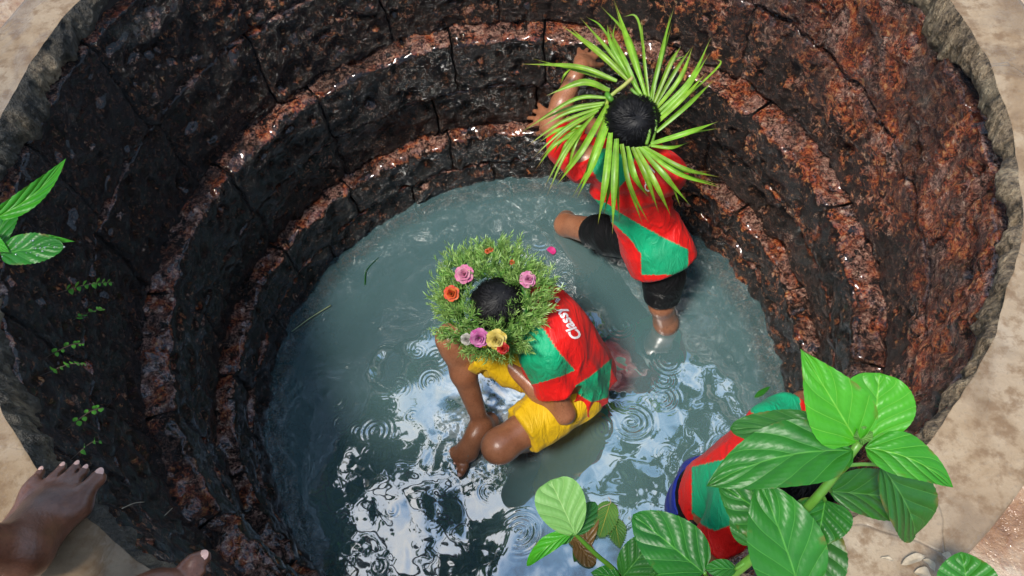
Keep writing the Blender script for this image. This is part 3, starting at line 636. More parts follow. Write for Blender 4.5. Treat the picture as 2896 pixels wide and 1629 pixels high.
# ---- B: standing against the wall, palm-leaf crown
B = thing('person', 'person in red and green jersey and black shorts climbing the far wall, palm-leaf crown on', 'person', P(1640, 650, 0))
pel, wai, che, nek, hed = P(1652, 622, .41), P(1622, 550, .52), P(1585, 470, .68), P(1572, 375, .86), P(1592, 312, .99)
shL, shR = P(1470, 402, .80), P(1672, 440, .80); ax_t = nrm(nek-pel); sv = nrm(shR-shL); fr = nrm(np.cross(sv, ax_t)); fr = fr if fr[1] > 0 else -fr
tors = [cone(pel-sv*.028, wai-sv*.022, .076, .068, .05, (fr, .85)), cone(pel+sv*.028, wai+sv*.022, .076, .068, .05, (fr, .85)), cone(wai-sv*.022, che-sv*.036, .070, .088, .05, (fr, .85)), cone(wai+sv*.022, che+sv*.036, .070, .088, .05, (fr, .85)),
        cone(che, nek*.8+che*.2, .11, .06, .05, (fr, .75)), cone(shL, shR, .055, .055, .05)]
elL, haL = P(1384, 318, .78), P(1462, 165, .90); elR, haR = P(1545, 330, .66), P(1392, 302, .45)
aL = limb(shL, elL, haL, (.046, .040, .036, .038, .026)); aR = limb(shR, elR, haR, (.046, .040, .034, .034, .024))
hpL, knL, anL = P(1672, 645, .39), P(1664, 765, .17), P(1692, 880, -.22); hpR, knR, anR = P(1626, 612, .37), P(1424, 566, .03), P(1430, 500, -.40)
lL = limb(hpL, knL, anL, (.074, .066, .049, .048, .032)); lR = limb(hpR, knR, anR, (.074, .066, .050, .048, .032))
ftL, _ = foot(anL, np.array([.3, .9, -.1]), np.array([0, 0, 1.]), np.array([-1, 0, 0])); ftR, _ = foot(anR, np.array([-.2, .9, -.1]), np.array([0, 0, 1.]), np.array([1, 0, 0]))
hp = []; hup = nrm(np.array([0.05, -.25, 1.0])); hfw = nrm(np.array([-.45, .9, -.1])); face(hp, hed, hup, hfw, .084)
allB = tors+aL+aR+lL+lR+ftL+ftR+[cone(nek, hed, .05, .053, .03)]+hp
allB += hand(haL, P(1502, 92, .845)-haL, np.array([-.1, -.5, 1]), np.array([1, .2, 0]), .35, 1.02, .3)+hand(haR, P(1318, 280, .38)-haR, np.array([.1, -.7, .7]), np.array([-.2, -.7, -.6]), .3, 1.15, .35)
body('body', allB, M['skin'], B)
zf = lambda L: [((1560+x/3.6225)*.8895, (380+y/3.6225)*.8895) for x, y in L]
zB = [zf([(400, 330), (480, 150), (700, 120), (850, 230), (832, 300), (770, 460), (665, 570), (560, 530), (470, 470)]),
      zf([(430, 660), (560, 700), (700, 800), (900, 920), (1150, 1060), (1400, 1180), (1400, 1440), (920, 1440), (915, 1230), (810, 1080), (640, 920), (480, 800)])]
upL = cone(shL, shL*.5+elL*.5, .056, .060, .03); upR = cone(shR, shR*.5+elR*.5, .056, .060, .03)
shB, VB, FB = body('jersey', tors+[upL, upR, cone(pel+nrm(pel-wai)*.0, pel+nrm(pel-wai)*.085, .104, .110, .05, (fr, .98))], M['jersey'], B, .0052, .013,
    [(shL*.42+elL*.58, elL-shL, .078), (shR*.42+elR*.58, elR-shR, .078), (P(1672, 672, .37), P(1668, 664, .37)-wai, 0), (nek+ax_t*.015, ax_t, .2)], folds(sv*.8+ax_t*.35, .010, 14, .16, 15), panels(zB))
print_text('Classy', VB, FB, (1636, 484), (3, -24), (-22, -4), shB)
body('shorts', [cone(pel-sv*.025, pel+sv*.025, .076, .076, .05), lL[0], cone(lL[1]['a'], lL[1]['b'], .068, .060, .03), lR[0], cone(lR[1]['a'], lR[1]['a']*.25+lR[1]['b']*.75, .068, .060, .03)], M['black'], B, .0052, .009,
     [(hpL*.12+knL*.88, knL-hpL, .2), (hpR*.36+knR*.64, knR-hpR, .2)], folds(np.array([.8, .5, .1]), .005, 17, .3, 29))
hairdo(B, hed, .086, hup, hfw, 2600, .040, -.3, 5)

# ---- C: bending over by the near right wall, half hidden by the shrub
C = thing('person', 'person in red and green jersey and blue shorts bending over behind the broad-leaved shrub', 'person', P(1800, 1290, 0))
pel, wai, che, nek, hed = P(1770, 1262, .44), P(1830, 1220, .56), P(1890, 1185, .66), P(1965, 1190, .76), P(2030, 1212, .82)
shN, shF = P(1858, 1285, .70), P(1940, 1075, .68); ax_t = nrm(nek-pel); sv = nrm(shF-shN); fr = nrm(np.cross(sv, ax_t)); fr = fr if fr[2] < 0 else -fr
tors = [cone(pel, wai, .118, .112, .05, (fr, .82)), cone(wai, che, .112, .122, .05, (fr, .8)), cone(che, nek*.8+che*.2, .122, .065, .05, (fr, .8)), cone(shN, shF, .062, .060, .05)]
elN, haN = P(1786, 1412, .56), P(1925, 1412, .62); elF, haF = P(2020, 1015, .62), P(2085, 1052, .74)
aN = limb(shN, elN, haN, (.050, .044, .038, .038, .026)); aF = limb(shF, elF, haF, (.050, .043, .036, .036, .025))
hpN, knN, anN = P(1780, 1300, .38), P(1900, 1330, .12), P(1850, 1330, -.30); hpF, knF, anF = P(1770, 1220, .38), P(1900, 1230, .15), P(1850, 1250, -.30)
lN = limb(hpN, knN, anN, (.082, .072, .054, .052, .034)); lF = limb(hpF, knF, anF, (.082, .072, .054, .052, .034))
ft1, _ = foot(anN, np.array([.9, .1, -.1]), np.array([0, 0, 1.]), np.array([0, 1, 0])); ft2, _ = foot(anF, np.array([.9, .1, -.1]), np.array([0, 0, 1.]), np.array([0, -1, 0]))
hp = []; hup = nrm(np.array([.25, -.1, 1.0])); hfw = nrm(np.array([1, -.1, -.5])); face(hp, hed, hup, hfw, .084)
body('body', tors+aN+aF+lN+lF+ft1+ft2+[cone(nek, hed, .05, .053, .03)]+hp+hand(haN, haN-elN+np.array([0, 0, .05]), np.array([-.3, .3, 1]), np.array([0, 1, 0]), .5)+hand(haF, haF-elF, np.array([-.6, 0, .8]), np.array([0, -1, 0]), .4), M['skin'], C)
zC = [[(1876, 985), (2010, 985), (2020, 1070), (1930, 1062), (1888, 1036)], [(1740, 1175), (1800, 1160), (1870, 1150), (1856, 1250), (1848, 1290), (1838, 1322), (1800, 1336), (1768, 1322), (1740, 1290)]]
upN = cone(shN, shN*.4+elN*.6, .060, .066, .03); upF = cone(shF, shF*.4+elF*.6, .058, .062, .03)
body('jersey', tors+[upN, upF], M['jersey'], C, .0052, .013, [(shN*.36+elN*.64, elN-shN, .15), (shF*.4+elF*.6, elF-shF, .14), (pel*.8+wai*.2, pel-wai, 0), (nek+ax_t*.02, ax_t, .2)], folds(ax_t, .005, 14, .25, 35), panels(zC))
body('shorts', [cone(pel, pel+nrm(pel-wai)*.03, .118, .112, .05, (fr, .85)), lN[0], lF[0], cone(lN[1]['a'], lN[1]['b'], .075, .068), cone(lF[1]['a'], lF[1]['b'], .075, .068)], M['blue'], C, .0055, .012, [(pel*.93+wai*.07, wai-pel, .3)], folds(sv, .005, 15, .3, 41))
body('waistband', [cone(pel*.99+wai*.01, pel*.84+wai*.16, .118, .115, .05, (fr, .83))], M['black'], C, .0055, .015, [(pel*.74+wai*.26, wai-pel, 0), (pel-nrm(wai-pel)*.005, pel-wai, 0)])
hairdo(C, hed, .088, hup, hfw, 2200, .042, -.3, 8)

# ---- D: barefoot person standing on the rim
D = thing('person', 'barefoot dark-skinned person standing on the concrete rim with toes over the edge', 'person', U(60, 1376, 0))
G = lambda x, y, z: U(x, y, z)
an = G(52, 1388, .095); kn = an+np.array([-.13, -.06, .40]); hp_ = kn+np.array([-.02, -.12, .40])
toe = [((203, 1256), (247, 1203), .0165, .0165), ((170, 1243), (214, 1184), .0105, .0100), ((140, 1236), (192, 1173), .0102, .0096), ((112, 1233), (156, 1177), .0100, .0094), ((78, 1232), (103, 1189), .0100, .0100)]
pr = []; tips = []; up = np.array([0, 0, 1.])
for (b, t, r0, r1) in toe:
    z0, z1 = .034, r1+.004; a_, b_ = G(*b, z0), G(*t, z1); mid = (a_+b_)/2+up*.004; pr += [cone(a_, mid, r0, r0*.92, .012), cone(mid, b_, r0*.92, r1, .006)]
    f_ = nrm(b_-a_); tips.append((b_, r1, f_, nrm(up-np.dot(up, f_)*f_+f_*.25), np.cross(f_, up)))
ballM, ballL = G(193, 1272, .026), G(84, 1246, .022)
pr += [cone(ballM, ballL, .020, .017, .02), cone(ballM, G(88, 1352, .045), .023, .030, .03), cone(ballL, G(22, 1352, .03), .018, .028, .03), cone(G(138, 1268, .032), G(70, 1345, .068), .026, .040, .04),
       cone(an, G(30, 1410, .04), .044, .040, .04), cone(G(108, 1306, .045), an, .036, .044, .04)]
pr += limb(hp_, kn, an, (.085, .075, .058, .060, .042))
an2 = U(300, 1515, .085); toe2 = U(514, 1450, .02); f2 = nrm((toe2-an2)*np.array([1, 1, 0])); an2 = toe2-f2*.185; an2[2] = .078
ft2, tips2 = foot(an2, f2, up, np.cross(up, f2), 1.06); kn2 = an2+np.array([-.14, -.04, .40]); hp2 = kn2+np.array([-.06, -.10, .40])
pr += ft2+limb(hp2, kn2, an2, (.085, .075, .058, .058, .040))
pel = (hp_+hp2)/2+up*.08; sv = nrm(hp2-hp_); che = pel+np.array([-.02, -.02, .36]); nek = che+np.array([.02, .02, .20]); hed = nek+np.array([.03, .03, .13])
tors = [cone(pel, pel+up*.15, .125, .12, .05, (np.cross(sv, up), .75)), cone(pel+up*.15, che, .12, .14, .05, (np.cross(sv, up), .75)), cone(che, nek, .13, .06, .05), cone(che-sv*.16+up*.08, che+sv*.16+up*.08, .06, .06, .05)]
hd = []; fw = nrm(np.array([.7, .7, -.3])); face(hd, hed, up, fw, .095); arms = []
for q in (-1, 1):
    s_ = che+sv*q*.17+up*.08; e_ = s_+sv*q*.07-up*.27; w_ = e_+np.array([.04, .04, -.22]); arms += limb(s_, e_, w_, (.05, .043, .038, .038, .026))+hand(w_, w_-e_, sv*q, np.array([1, 1, 0]), .5)
bd, _, _ = body('body', pr+tors+[cone(nek, hed, .05, .053, .03)]+hd+arms, M['skin2'], D, .006)
nails(tips, bd); nails(tips2[:1], bd)
body('shorts', [tors[0], cone(hp_, kn*.6+hp_*.4, .092, .085, .03), cone(hp2, kn2*.6+hp2*.4, .092, .085, .03)], M['black'], D, .008, .016)
hairdo(D, hed, .099, up, fw, 300, .03, -.2, 12)

# ------------------------------------------------------------------ leaves
def leaf_mesh(name, base, tip, wid, nup, sag=.0, fold=.18, mat=None, parent=None, shape=(.75, 1.05), serr=.02, nu=9, nv=30, curl=0.0, side=0.0, ripple=.012):
    base, tip = np.asarray(base, float), np.asarray(tip, float); ax_ = tip-base; L = np.linalg.norm(ax_); d = ax_/L; n = nrm(np.asarray(nup)-np.dot(nup, d)*d); s = np.cross(d, n)
    v = np.linspace(0, 1, nv); a, b = shape; w = v**a*(1-v)**b; w = w/w.max(); w = np.maximum(w, .02*(1-v)); u = np.linspace(-1, 1, nu)
    Uu, Vv = np.meshgrid(u, v, indexing='ij'); ww = (w*wid*.5)[None, :]*(1+serr*np.abs(Uu)**6*np.sin(Vv*90))
    ph = random.random()*9
    X = base+d*(Vv*L)[..., None]+n*(sag*L*4*Vv*(1-Vv)-curl*L*Vv**3)[..., None]+s*(side*L*4*Vv*(1-Vv))[..., None]
    X = X+s*(Uu*ww)[..., None]+n*(fold*np.abs(Uu)*ww)[..., None]+n*(ripple*L*np.sin(Vv*11+ph+Uu*1.3)*np.abs(Uu))[..., None]
    return mesh(name, X.reshape(-1, 3), grid_faces(nu, nv), mat, parent, uv=np.stack([Uu*.5+.5, Vv], -1).reshape(-1, 2))
def mpp(p): return np.linalg.norm(np.cross(nrm(FW), [0, 0, 0]))+(np.asarray(p)-CAM)@FW/FOC      # metres per picture unit at p
def pleaf(par, b, t, wpx, zb, zt, mat, sag=.06, fold=.15, tilt=(0, 0), **k):
    B_, T_ = U(*b, zb), U(*t, zt); n = nrm(CAM-(B_+T_)/2)*.75+np.array([0, 0, .65])+RT*tilt[0]+UP*tilt[1]
    o = leaf_mesh('leaf', B_, T_, wpx*mpp((B_+T_)/2), n, sag, fold, M[mat], par, **k); return o
def stem(par, pts, r, name='stem', mat='stem', n=24):
    V, F = tube(spline(pts, n), np.linspace(r[0], r[1], n), 8); return mesh(name, V, F, M[mat], par)

shr = thing('broad_leaved_shrub', 'tall shrub with large glossy green leaves leaning over the near right rim', 'shrub', U(1700, 1560, -.25))
stem(shr, [U(1690, 1560, -.28), U(1840, 1447, .02), U(1960, 1345, .16), U(2060, 1245, .27), U(2163, 1112, .36)], (.0105, .0065))
NODE = .36
pleaf(shr, (2192, 1105), (2212, 938), 185, NODE, .40, 'leafB', .05, .1, (.3, 0), shape=(.5, .45), serr=.012)
pleaf(shr, (2156, 1112), (2014, 878), 165, NODE, .44, 'leafB', .06, .22, (-.2, 0), shape=(.45, 1.15))
pleaf(shr, (2146, 1134), (1776, 1224), 172, NODE, .33, 'leafA', .07, .16, (0, .25), shape=(.58, .95), serr=.014, side=.055)
pleaf(shr, (2176, 1126), (2398, 1226), 118, NODE, .34, 'leafB', .09, .2, (.1, .3), shape=(.52, 1.0), side=-.06)
pleaf(shr, (2120, 1082), (1836, 1078), 92, .30, .24, 'leafD', .05, .1, (0, .3), shape=(.6, .6))
pleaf(shr, (2214, 1168), (2302, 1348), 158, .26, .14, 'leafD', .10, .35, (.3, .1), shape=(.5, .6))
pleaf(shr, (2088, 1236), (2300, 1262), 130, .20, .14, 'leafD', .05, .15, (0, .2), shape=(.55, .6))
pleaf(shr, (2076, 1258), (2054, 1374), 142, .24, .22, 'leafA', .06, .2, (0, 0), shape=(.38, .75))
pleaf(shr, (1992, 1338), (1806, 1214), 140, .22, .22, 'leafA', .05, .2, (-.2, -.2), shape=(.6, .9))
pleaf(shr, (2018, 1500), (1912, 1208), 190, .20, .28, 'leafA', .06, .2, (0, .1), shape=(.55, .8), serr=.012)
pleaf(shr, (2012, 1290), (2086, 1500), 150, .16, .16, 'leafD', .06, .2, (.3, 0), shape=(.5, .6))
pleaf(shr, (1890, 1374), (1872, 1262), 92, .10, .12, 'leafD', .05, .15, shape=(.45, .5))
pleaf(shr, (1852, 1432), (1774, 1430), 46, .06, .06, 'leafA', .08, .2, shape=(.6, .7))
for a, b, za, zb in (((2118, 1172), (2216, 1170), .32, .265), ((2098, 1200), (2088, 1148), .30, .32), ((1898, 1405), (1890, 1374), .09, .10), ((1890, 1408), (1850, 1432), .08, .06), ((2060, 1246), (2076, 1260), .27, .24), ((1966, 1340), (1992, 1338), .165, .22), ((1950, 1352), (2010, 1292), .15, .16), ((2070, 1232), (2090, 1236), .27, .2)):
    V, F = tube(spline([U(*a, za), (U(*a, za)+U(*b, zb))/2+np.array([0, 0, .006]), U(*b, zb)], 8), .0032, 6); mesh('petiole', V, F, M['stem'], shr)
for k in range(5):
    a = k*1.25; b = U(2166, 1104, .365); leaf_mesh('bud_leaf', b, b+np.array([.012*math.cos(a), .012*math.sin(a), .022]), .016, np.array([math.cos(a), math.sin(a), .3]), .1, .3, M['leafP'], shr, nv=8, nu=5)

sh2 = thing('young_shrub', 'young shrub shoot with pale backed leaf over the water, below the crouching person', 'shrub', U(1620, 1540, -.35))
stem(sh2, [U(1640, 1560, -.36), U(1556, 1446, -.22), U(1500, 1395, -.14), U(1436, 1332, -.06)], (.0065, .0042))
pleaf(sh2, (1448, 1346), (1384, 1208), 125, -.06, -.03, 'leafP', .05, .1, shape=(.62, .38), serr=.01)
pleaf(sh2, (1452, 1346), (1496, 1262), 52, -.07, -.09, 'leafD', .06, .3, shape=(.6, .7))
pleaf(sh2, (1446, 1336), (1326, 1424), 44, -.06, -.12, 'leafB', .16, .4, (-.3, .3), shape=(.6, .8))
pleaf(sh2, (1446, 1342), (1398, 1366), 30, -.07, -.1, 'leafA', .08, .2)
pleaf(sh2, (1566, 1452), (1650, 1352), 92, -.20, -.16, 'leafD', .06, .2, shape=(.5, .5))
pleaf(sh2, (1560, 1456), (1486, 1440), 50, -.20, -.2, 'leafA', .08, .2)
sh3 = thing('shrub_shoot', 'single broad leaf on a shoot between the young shrub and the bending person', 'shrub', U(1790, 1550, -.3))
stem(sh3, [U(1800, 1560, -.3), U(1786, 1470, -.12), U(1772, 1440, -.06)], (.006, .004))
pleaf(sh3, (1770, 1442), (1592, 1294), 150, -.06, -.05, 'leafA', .06, .18, shape=(.42, .7), serr=.012)
pleaf(sh3, (1700, 1462), (1612, 1436), 40, -.2, -.2, 'leafD', .06, .2); pleaf(sh3, (1716, 1470), (1690, 1418), 44, -.2, -.18, 'leafA', .06, .2)
pleaf(sh3, (1745, 1480), (1640, 1452), 60, -.16, -.16, 'leafA', .06, .2)
sh4 = thing('corner_shrub', 'leaf tip of a low shrub beside the dry leaves on the concrete', 'shrub', U(2445, 1560, .02))
stem(sh4, [U(2445, 1560, .02), U(2446, 1520, .10), U(2440, 1490, .14)], (.005, .004)); pleaf(sh4, (2438, 1500), (2418, 1388), 140, .14, .15, 'leafA', .06, .2, shape=(.5, .8))
sh5 = thing('serrated_shrub', 'bright green toothed leaves with raindrops reaching over the left rim', 'shrub', U(-150, 640, .0))
stem(sh5, [U(-150, 660, .0), U(-70, 645, .08), U(-14, 622, .13)], (.007, .005))
pleaf(sh5, (-40, 560), (166, 398), 50, .12, .14, 'leafB', .10, .45, (.4, -.3), side=.08, serr=.05)
pleaf(sh5, (-30, 660), (48, 488), 80, .10, .11, 'leafA', .06, .4, (-.2, 0), serr=.05); l3 = pleaf(sh5, (2, 640), (162, 622), 84, .13, .12, 'leafA', .08, .12, (0, .1), serr=.05, shape=(.5, .6))
pleaf(sh5, (20, 604), (190, 608), 26, .12, .10, 'leafB', .10, .3); pleaf(sh5, (-60, 590), (24, 636), 50, .14, .14, 'leafB', .06, .2)
dm = Mat('raindrop'); dm.set(Base_Color=(.9, .97, .95, 1), Roughness=.03, Transmission_Weight=.85, IOR=1.33); M['drop'] = dm.m
def blob(mb, c, r, n=6, sq=(1, 1, .7)):
    V = []; F = []
    for i in range(n+1):
        for j in range(n): a, b = math.pi*i/n, 2*math.pi*j/n; V.append(np.asarray(c)+r*np.array([math.sin(a)*math.cos(b)*sq[0], math.sin(a)*math.sin(b)*sq[1], math.cos(a)*sq[2]]))
    for i in range(n):
        for j in range(n): F.append((i*n+j, (i+1)*n+j, (i+1)*n+(j+1) % n, i*n+(j+1) % n))
    mb.add(V, F)
mb = MB(); co = np.array([v.co for v in l3.data.vertices])
for _ in range(26): c = co[random.randrange(60, len(co)-60)]; blob(mb, c+np.array([0, 0, .001]), random.uniform(.0012, .003))
mb.build('raindrops', M['drop'], l3, kind='stuff')

# ---- maidenhair ferns on the left wall
def wallhit(x, y):
    d = ray(x, y)
    for t in np.arange(.8, 5, .004):
        p = CAM+d*t; r = math.hypot(p[0], p[1]); z = p[2]
        R = 1.262 if z > -.13 else (1.246-.056*(-.13-z)/.663 if z > -.793 else (1.105 if z > -1.302 else 1.055))
        if z < 0 and r > R-.012: return p
    return CAM+d*3
def fern(x, y, dx, dy, n, sz, where):
    t = thing('maidenhair_fern', where, 'fern', wallhit(x, y), 'maidenhair ferns on the left wall')
    b = wallhit(x, y); inn = -nrm(b*np.array([1, 1, 0])); e = b+(RT*dx-UP*dy)*mpp(b)+inn*.05; pts = spline([b, (b+e)/2+inn*.02+np.array([0, 0, .012]), e], 10)
    V, F = tube(pts, .0008, 5); mesh('stem', V, F, M['bark'], t)
    for k in range(n):
        q = pts[min(9, 2+int(7.5*k/n))]; sgn = 1 if k % 2 else -1; ln = sz*(1-.45*k/n)*random.uniform(.8, 1.2); side_ = nrm(np.cross(nrm(e-b), inn))*sgn
        leaf_mesh('leaflet', q+side_*.002, q+side_*ln+nrm(e-b)*ln*.5, ln*1.15, inn*.7+np.array([0, 0, .8]), .08, .15, M['leafF'], t, shape=(.35, .25), serr=.05, nu=5, nv=8)
M['leafF'] = mat_leaf('fern_leaf', (.05, .24, .02), (.10, .36, .03), (.12, .38, .05), .5)
fern(128, 742, 112, -20, 13, .017, 'widest fern sprig on the left well wall, highest of the ferns')
fern(170, 812, 48, -22, 9, .013, 'small fern sprig just under the widest fern on the left wall')
fern(105, 905, 58, -20, 9, .012, 'fern sprig on the left wall above a twin sprig')
fern(96, 948, 74, -6, 11, .012, 'fern sprig on the left wall below a twin sprig')
fern(160, 1085, 50, -28, 9, .013, 'fern sprig on the left wall above the bare foot')
fern(176, 1158, 26, -8, 5, .011, 'smallest fern sprig on the left wall, touching the toes of the bare foot')

# ------------------------------------------------------------------ leaf wreath on the crouching person
wr = thing('leaf_wreath', 'thick green needle-leaf wreath with roses worn by the crouching person', 'wreath', P(1240, 760, .66))
wc = P(1236, 756, .735); wn_ = nrm(np.array([-.1, -.30, 1.0])); e1 = nrm(np.cross(np.array([0, 1., 0]), wn_)); e2 = np.cross(wn_, e1); rg = np.random.default_rng(4)
th = np.linspace(0, 2*np.pi, 41); ringp = np.array([wc+.118*(e1*math.cos(a)+e2*math.sin(a))-wn_*.01 for a in th]); V, F = tube(ringp, .016, 8, False); mesh('ring', V, F, M['leafD'], wr)
mb = MB()
def sprig(c, dr, L, n, nl):
    """a feathery sprig: needles set all along a thin curved stalk"""
    dr = nrm(dr); bow = nrm(rg.normal(size=3)+UP*.6)*.25
    g0 = rg.uniform(0, 1)
    for i in range(n):
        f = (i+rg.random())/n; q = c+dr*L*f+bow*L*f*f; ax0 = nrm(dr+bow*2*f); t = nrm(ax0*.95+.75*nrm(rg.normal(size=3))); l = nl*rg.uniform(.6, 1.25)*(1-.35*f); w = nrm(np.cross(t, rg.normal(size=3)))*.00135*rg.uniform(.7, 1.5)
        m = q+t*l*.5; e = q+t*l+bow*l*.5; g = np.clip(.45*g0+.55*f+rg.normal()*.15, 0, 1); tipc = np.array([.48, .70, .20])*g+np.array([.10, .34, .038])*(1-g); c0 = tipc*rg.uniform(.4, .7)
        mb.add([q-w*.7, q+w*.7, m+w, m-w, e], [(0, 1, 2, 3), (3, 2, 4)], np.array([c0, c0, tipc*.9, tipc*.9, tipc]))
def ring_pt(a, rr): o = e1*math.cos(a)+e2*math.sin(a); return o, wc+o*rr*(1+.06*math.sin(3*a+1.0)+.07*math.sin(5*a+2.2)+.05*math.sin(9*a))
for k in range(420):
    a = rg.uniform(0, 6.283); f_ = rg.random(); o, c = ring_pt(a, .076+.080*f_); tg = -e1*math.sin(a)+e2*math.cos(a)
    sprig(c+wn_*rg.uniform(-.02, .022), o*(f_*1.0-.15)+wn_*(.6-.4*f_)+tg*rg.normal()*.5+UP*.35, .048, 22, .029)
for k in range(190):
    a = rg.uniform(0, 6.283); o, c = ring_pt(a, .152); sprig(c-wn_*.02*rg.random(), o*.9+wn_*.2*rg.random()+UP*.5+rg.normal(size=3)*.18, .066*rg.uniform(.7, 1.25), 28, .028)
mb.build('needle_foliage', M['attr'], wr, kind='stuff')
def rose(name, x, y, h, r, c0, c1, nrm_=None, label=None):
    c = P(x, y, h); n = nrm(nrm(CAM-c)+.35*(RT*(x-1238)/150-UP*(y-756)/150)) if nrm_ is None else nrm(nrm_); a1 = nrm(np.cross(n, [0.3, 1, .2])); a2 = np.cross(n, a1); mb = MB()
    for ring, (rad, cup, m) in enumerate(((1.0, .35, 6), (.74, .75, 5), (.48, 1.2, 4), (.24, 1.6, 3))):
        for k in range(m):
            a = 2*math.pi*(k+.4*ring+.15*random.random())/m; o = a1*math.cos(a)+a2*math.sin(a); t = np.cross(n, o); V = []
            for i in np.linspace(0, 1, 5):
                for j in np.linspace(-1, 1, 5):
                    w = r*rad*(.30+.72*math.sin(math.pi*min(i*.62+.1, 1)))*(1-.12*j*j*i)*.9
                    V.append(c+o*r*rad*(.12+.9*i*(1-.25*cup*i*.6))*(1-.10*j*j)+t*w*j*.95+n*r*(cup*.72*i*(1-.35*i)+.28*ring*.25+.10*j*j-.22*(ring == 0)*i*i))
            f = random.random()*.5+.25*(ring % 2); col = np.array(c0)*(1-f)+np.array(c1)*f
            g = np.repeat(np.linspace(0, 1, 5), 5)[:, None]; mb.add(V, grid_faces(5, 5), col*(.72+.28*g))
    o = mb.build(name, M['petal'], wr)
    if label: o['label'] = label
rose('rose', 1168, 690, .80, .031, (.80, .16, .40), (.88, .55, .60), label='pink rosebud on the wreath')
rose('rose', 1327, 703, .80, .027, (.82, .22, .46), (.90, .52, .66), label='pale pink rose on the wreath by the shoulder')
rose('rose', 1206, 849, .80, .030, (.70, .10, .42), (.86, .40, .66), label='magenta pink rose beside the yellow rose')
rose('rose', 1249, 853, .805, .032, (.80, .60, .10), (.85, .74, .30), label='yellow rose on the wreath')
rose('rose', 1265, 876, .79, .019, (.62, .02, .02), (.70, .06, .05), label='red rose beside the yellow rose')
rose('rose', 1136, 738, .79, .026, (.75, .05, .02), (.85, .30, .06), label='orange red rose on the wreath')
rose('rose', 1174, 853, .79, .019, (.55, .52, .46), (.66, .62, .55), label='white rose on the wreath')
for (x, y, h) in ((1226, 632, .80), (1234, 628, .80), (1288, 660, .78)):
    rose('petal', x, y, h+.02, .009, (.70, .10, .02), (.75, .22, .05))

# ------------------------------------------------------------------ palm-leaf crown on the standing person
pc = thing('palm_leaf_crown', 'crown twisted from a fresh coconut palm frond worn by the climbing person', 'crown', P(1600, 310, .98))
Zp = lambda x, y: ((1420+x/1.449)*.8895, y/1.449*.8895)
def pl(x, y, h): return P(*Zp(x, y), h)
def frond(b, m, t, hb, hm, ht, w, dry=0.0):
    pts = [pl(*b, hb), pl(*m, hm), pl(*t, ht)] if m else [pl(*b, hb), (pl(*b, hb)+pl(*t, ht))/2+np.array([0, 0, .03]), pl(*t, ht)]
    c = spline(pts, 16); V = []; n0 = nrm(nrm(CAM-c[8])+RT*random.uniform(-.7, .7)+np.array([0, 0, .5])); cols = []
    base = np.array([.19, .45, .028])*random.uniform(.7, 1.2)+np.array([random.uniform(0, .06), 0, 0])
    for i, p in enumerate(c):
        f = i/15; d = nrm(c[min(i+1, 15)]-c[max(i-1, 0)]); s = nrm(np.cross(d, n0)); n = np.cross(s, d); ww = w*(.45+.55*math.sin(math.pi*min(1, f*.9+.12)))*(1 if f < .55 else max(.06, 1-((f-.55)/.45)**1.3))
        for j, (u, zz) in enumerate(((-1, .45), (-.5, .2), (0, 0), (.5, .2), (1, .45))): V.append(p+s*u*ww+n*zz*ww)
        tipc = np.array([.30, .13, .04]); k = max(0, (f-.80)/.2)*(.75+dry) if f > .8 else 0; k = min(1, k+dry*.8*max(0, f-.35))
        cc = base*(1-k)+tipc*k; yl = np.array([.32, .46, .06]); cols += [cc, cc*.95, cc*.55+yl*.45 if k < .5 else cc, cc*.95, cc]
    mesh('leaflet', np.array(V), grid_faces(16, 5), M['attr'], pc, col=np.array(cols))
hB = 1.02
W = .0095
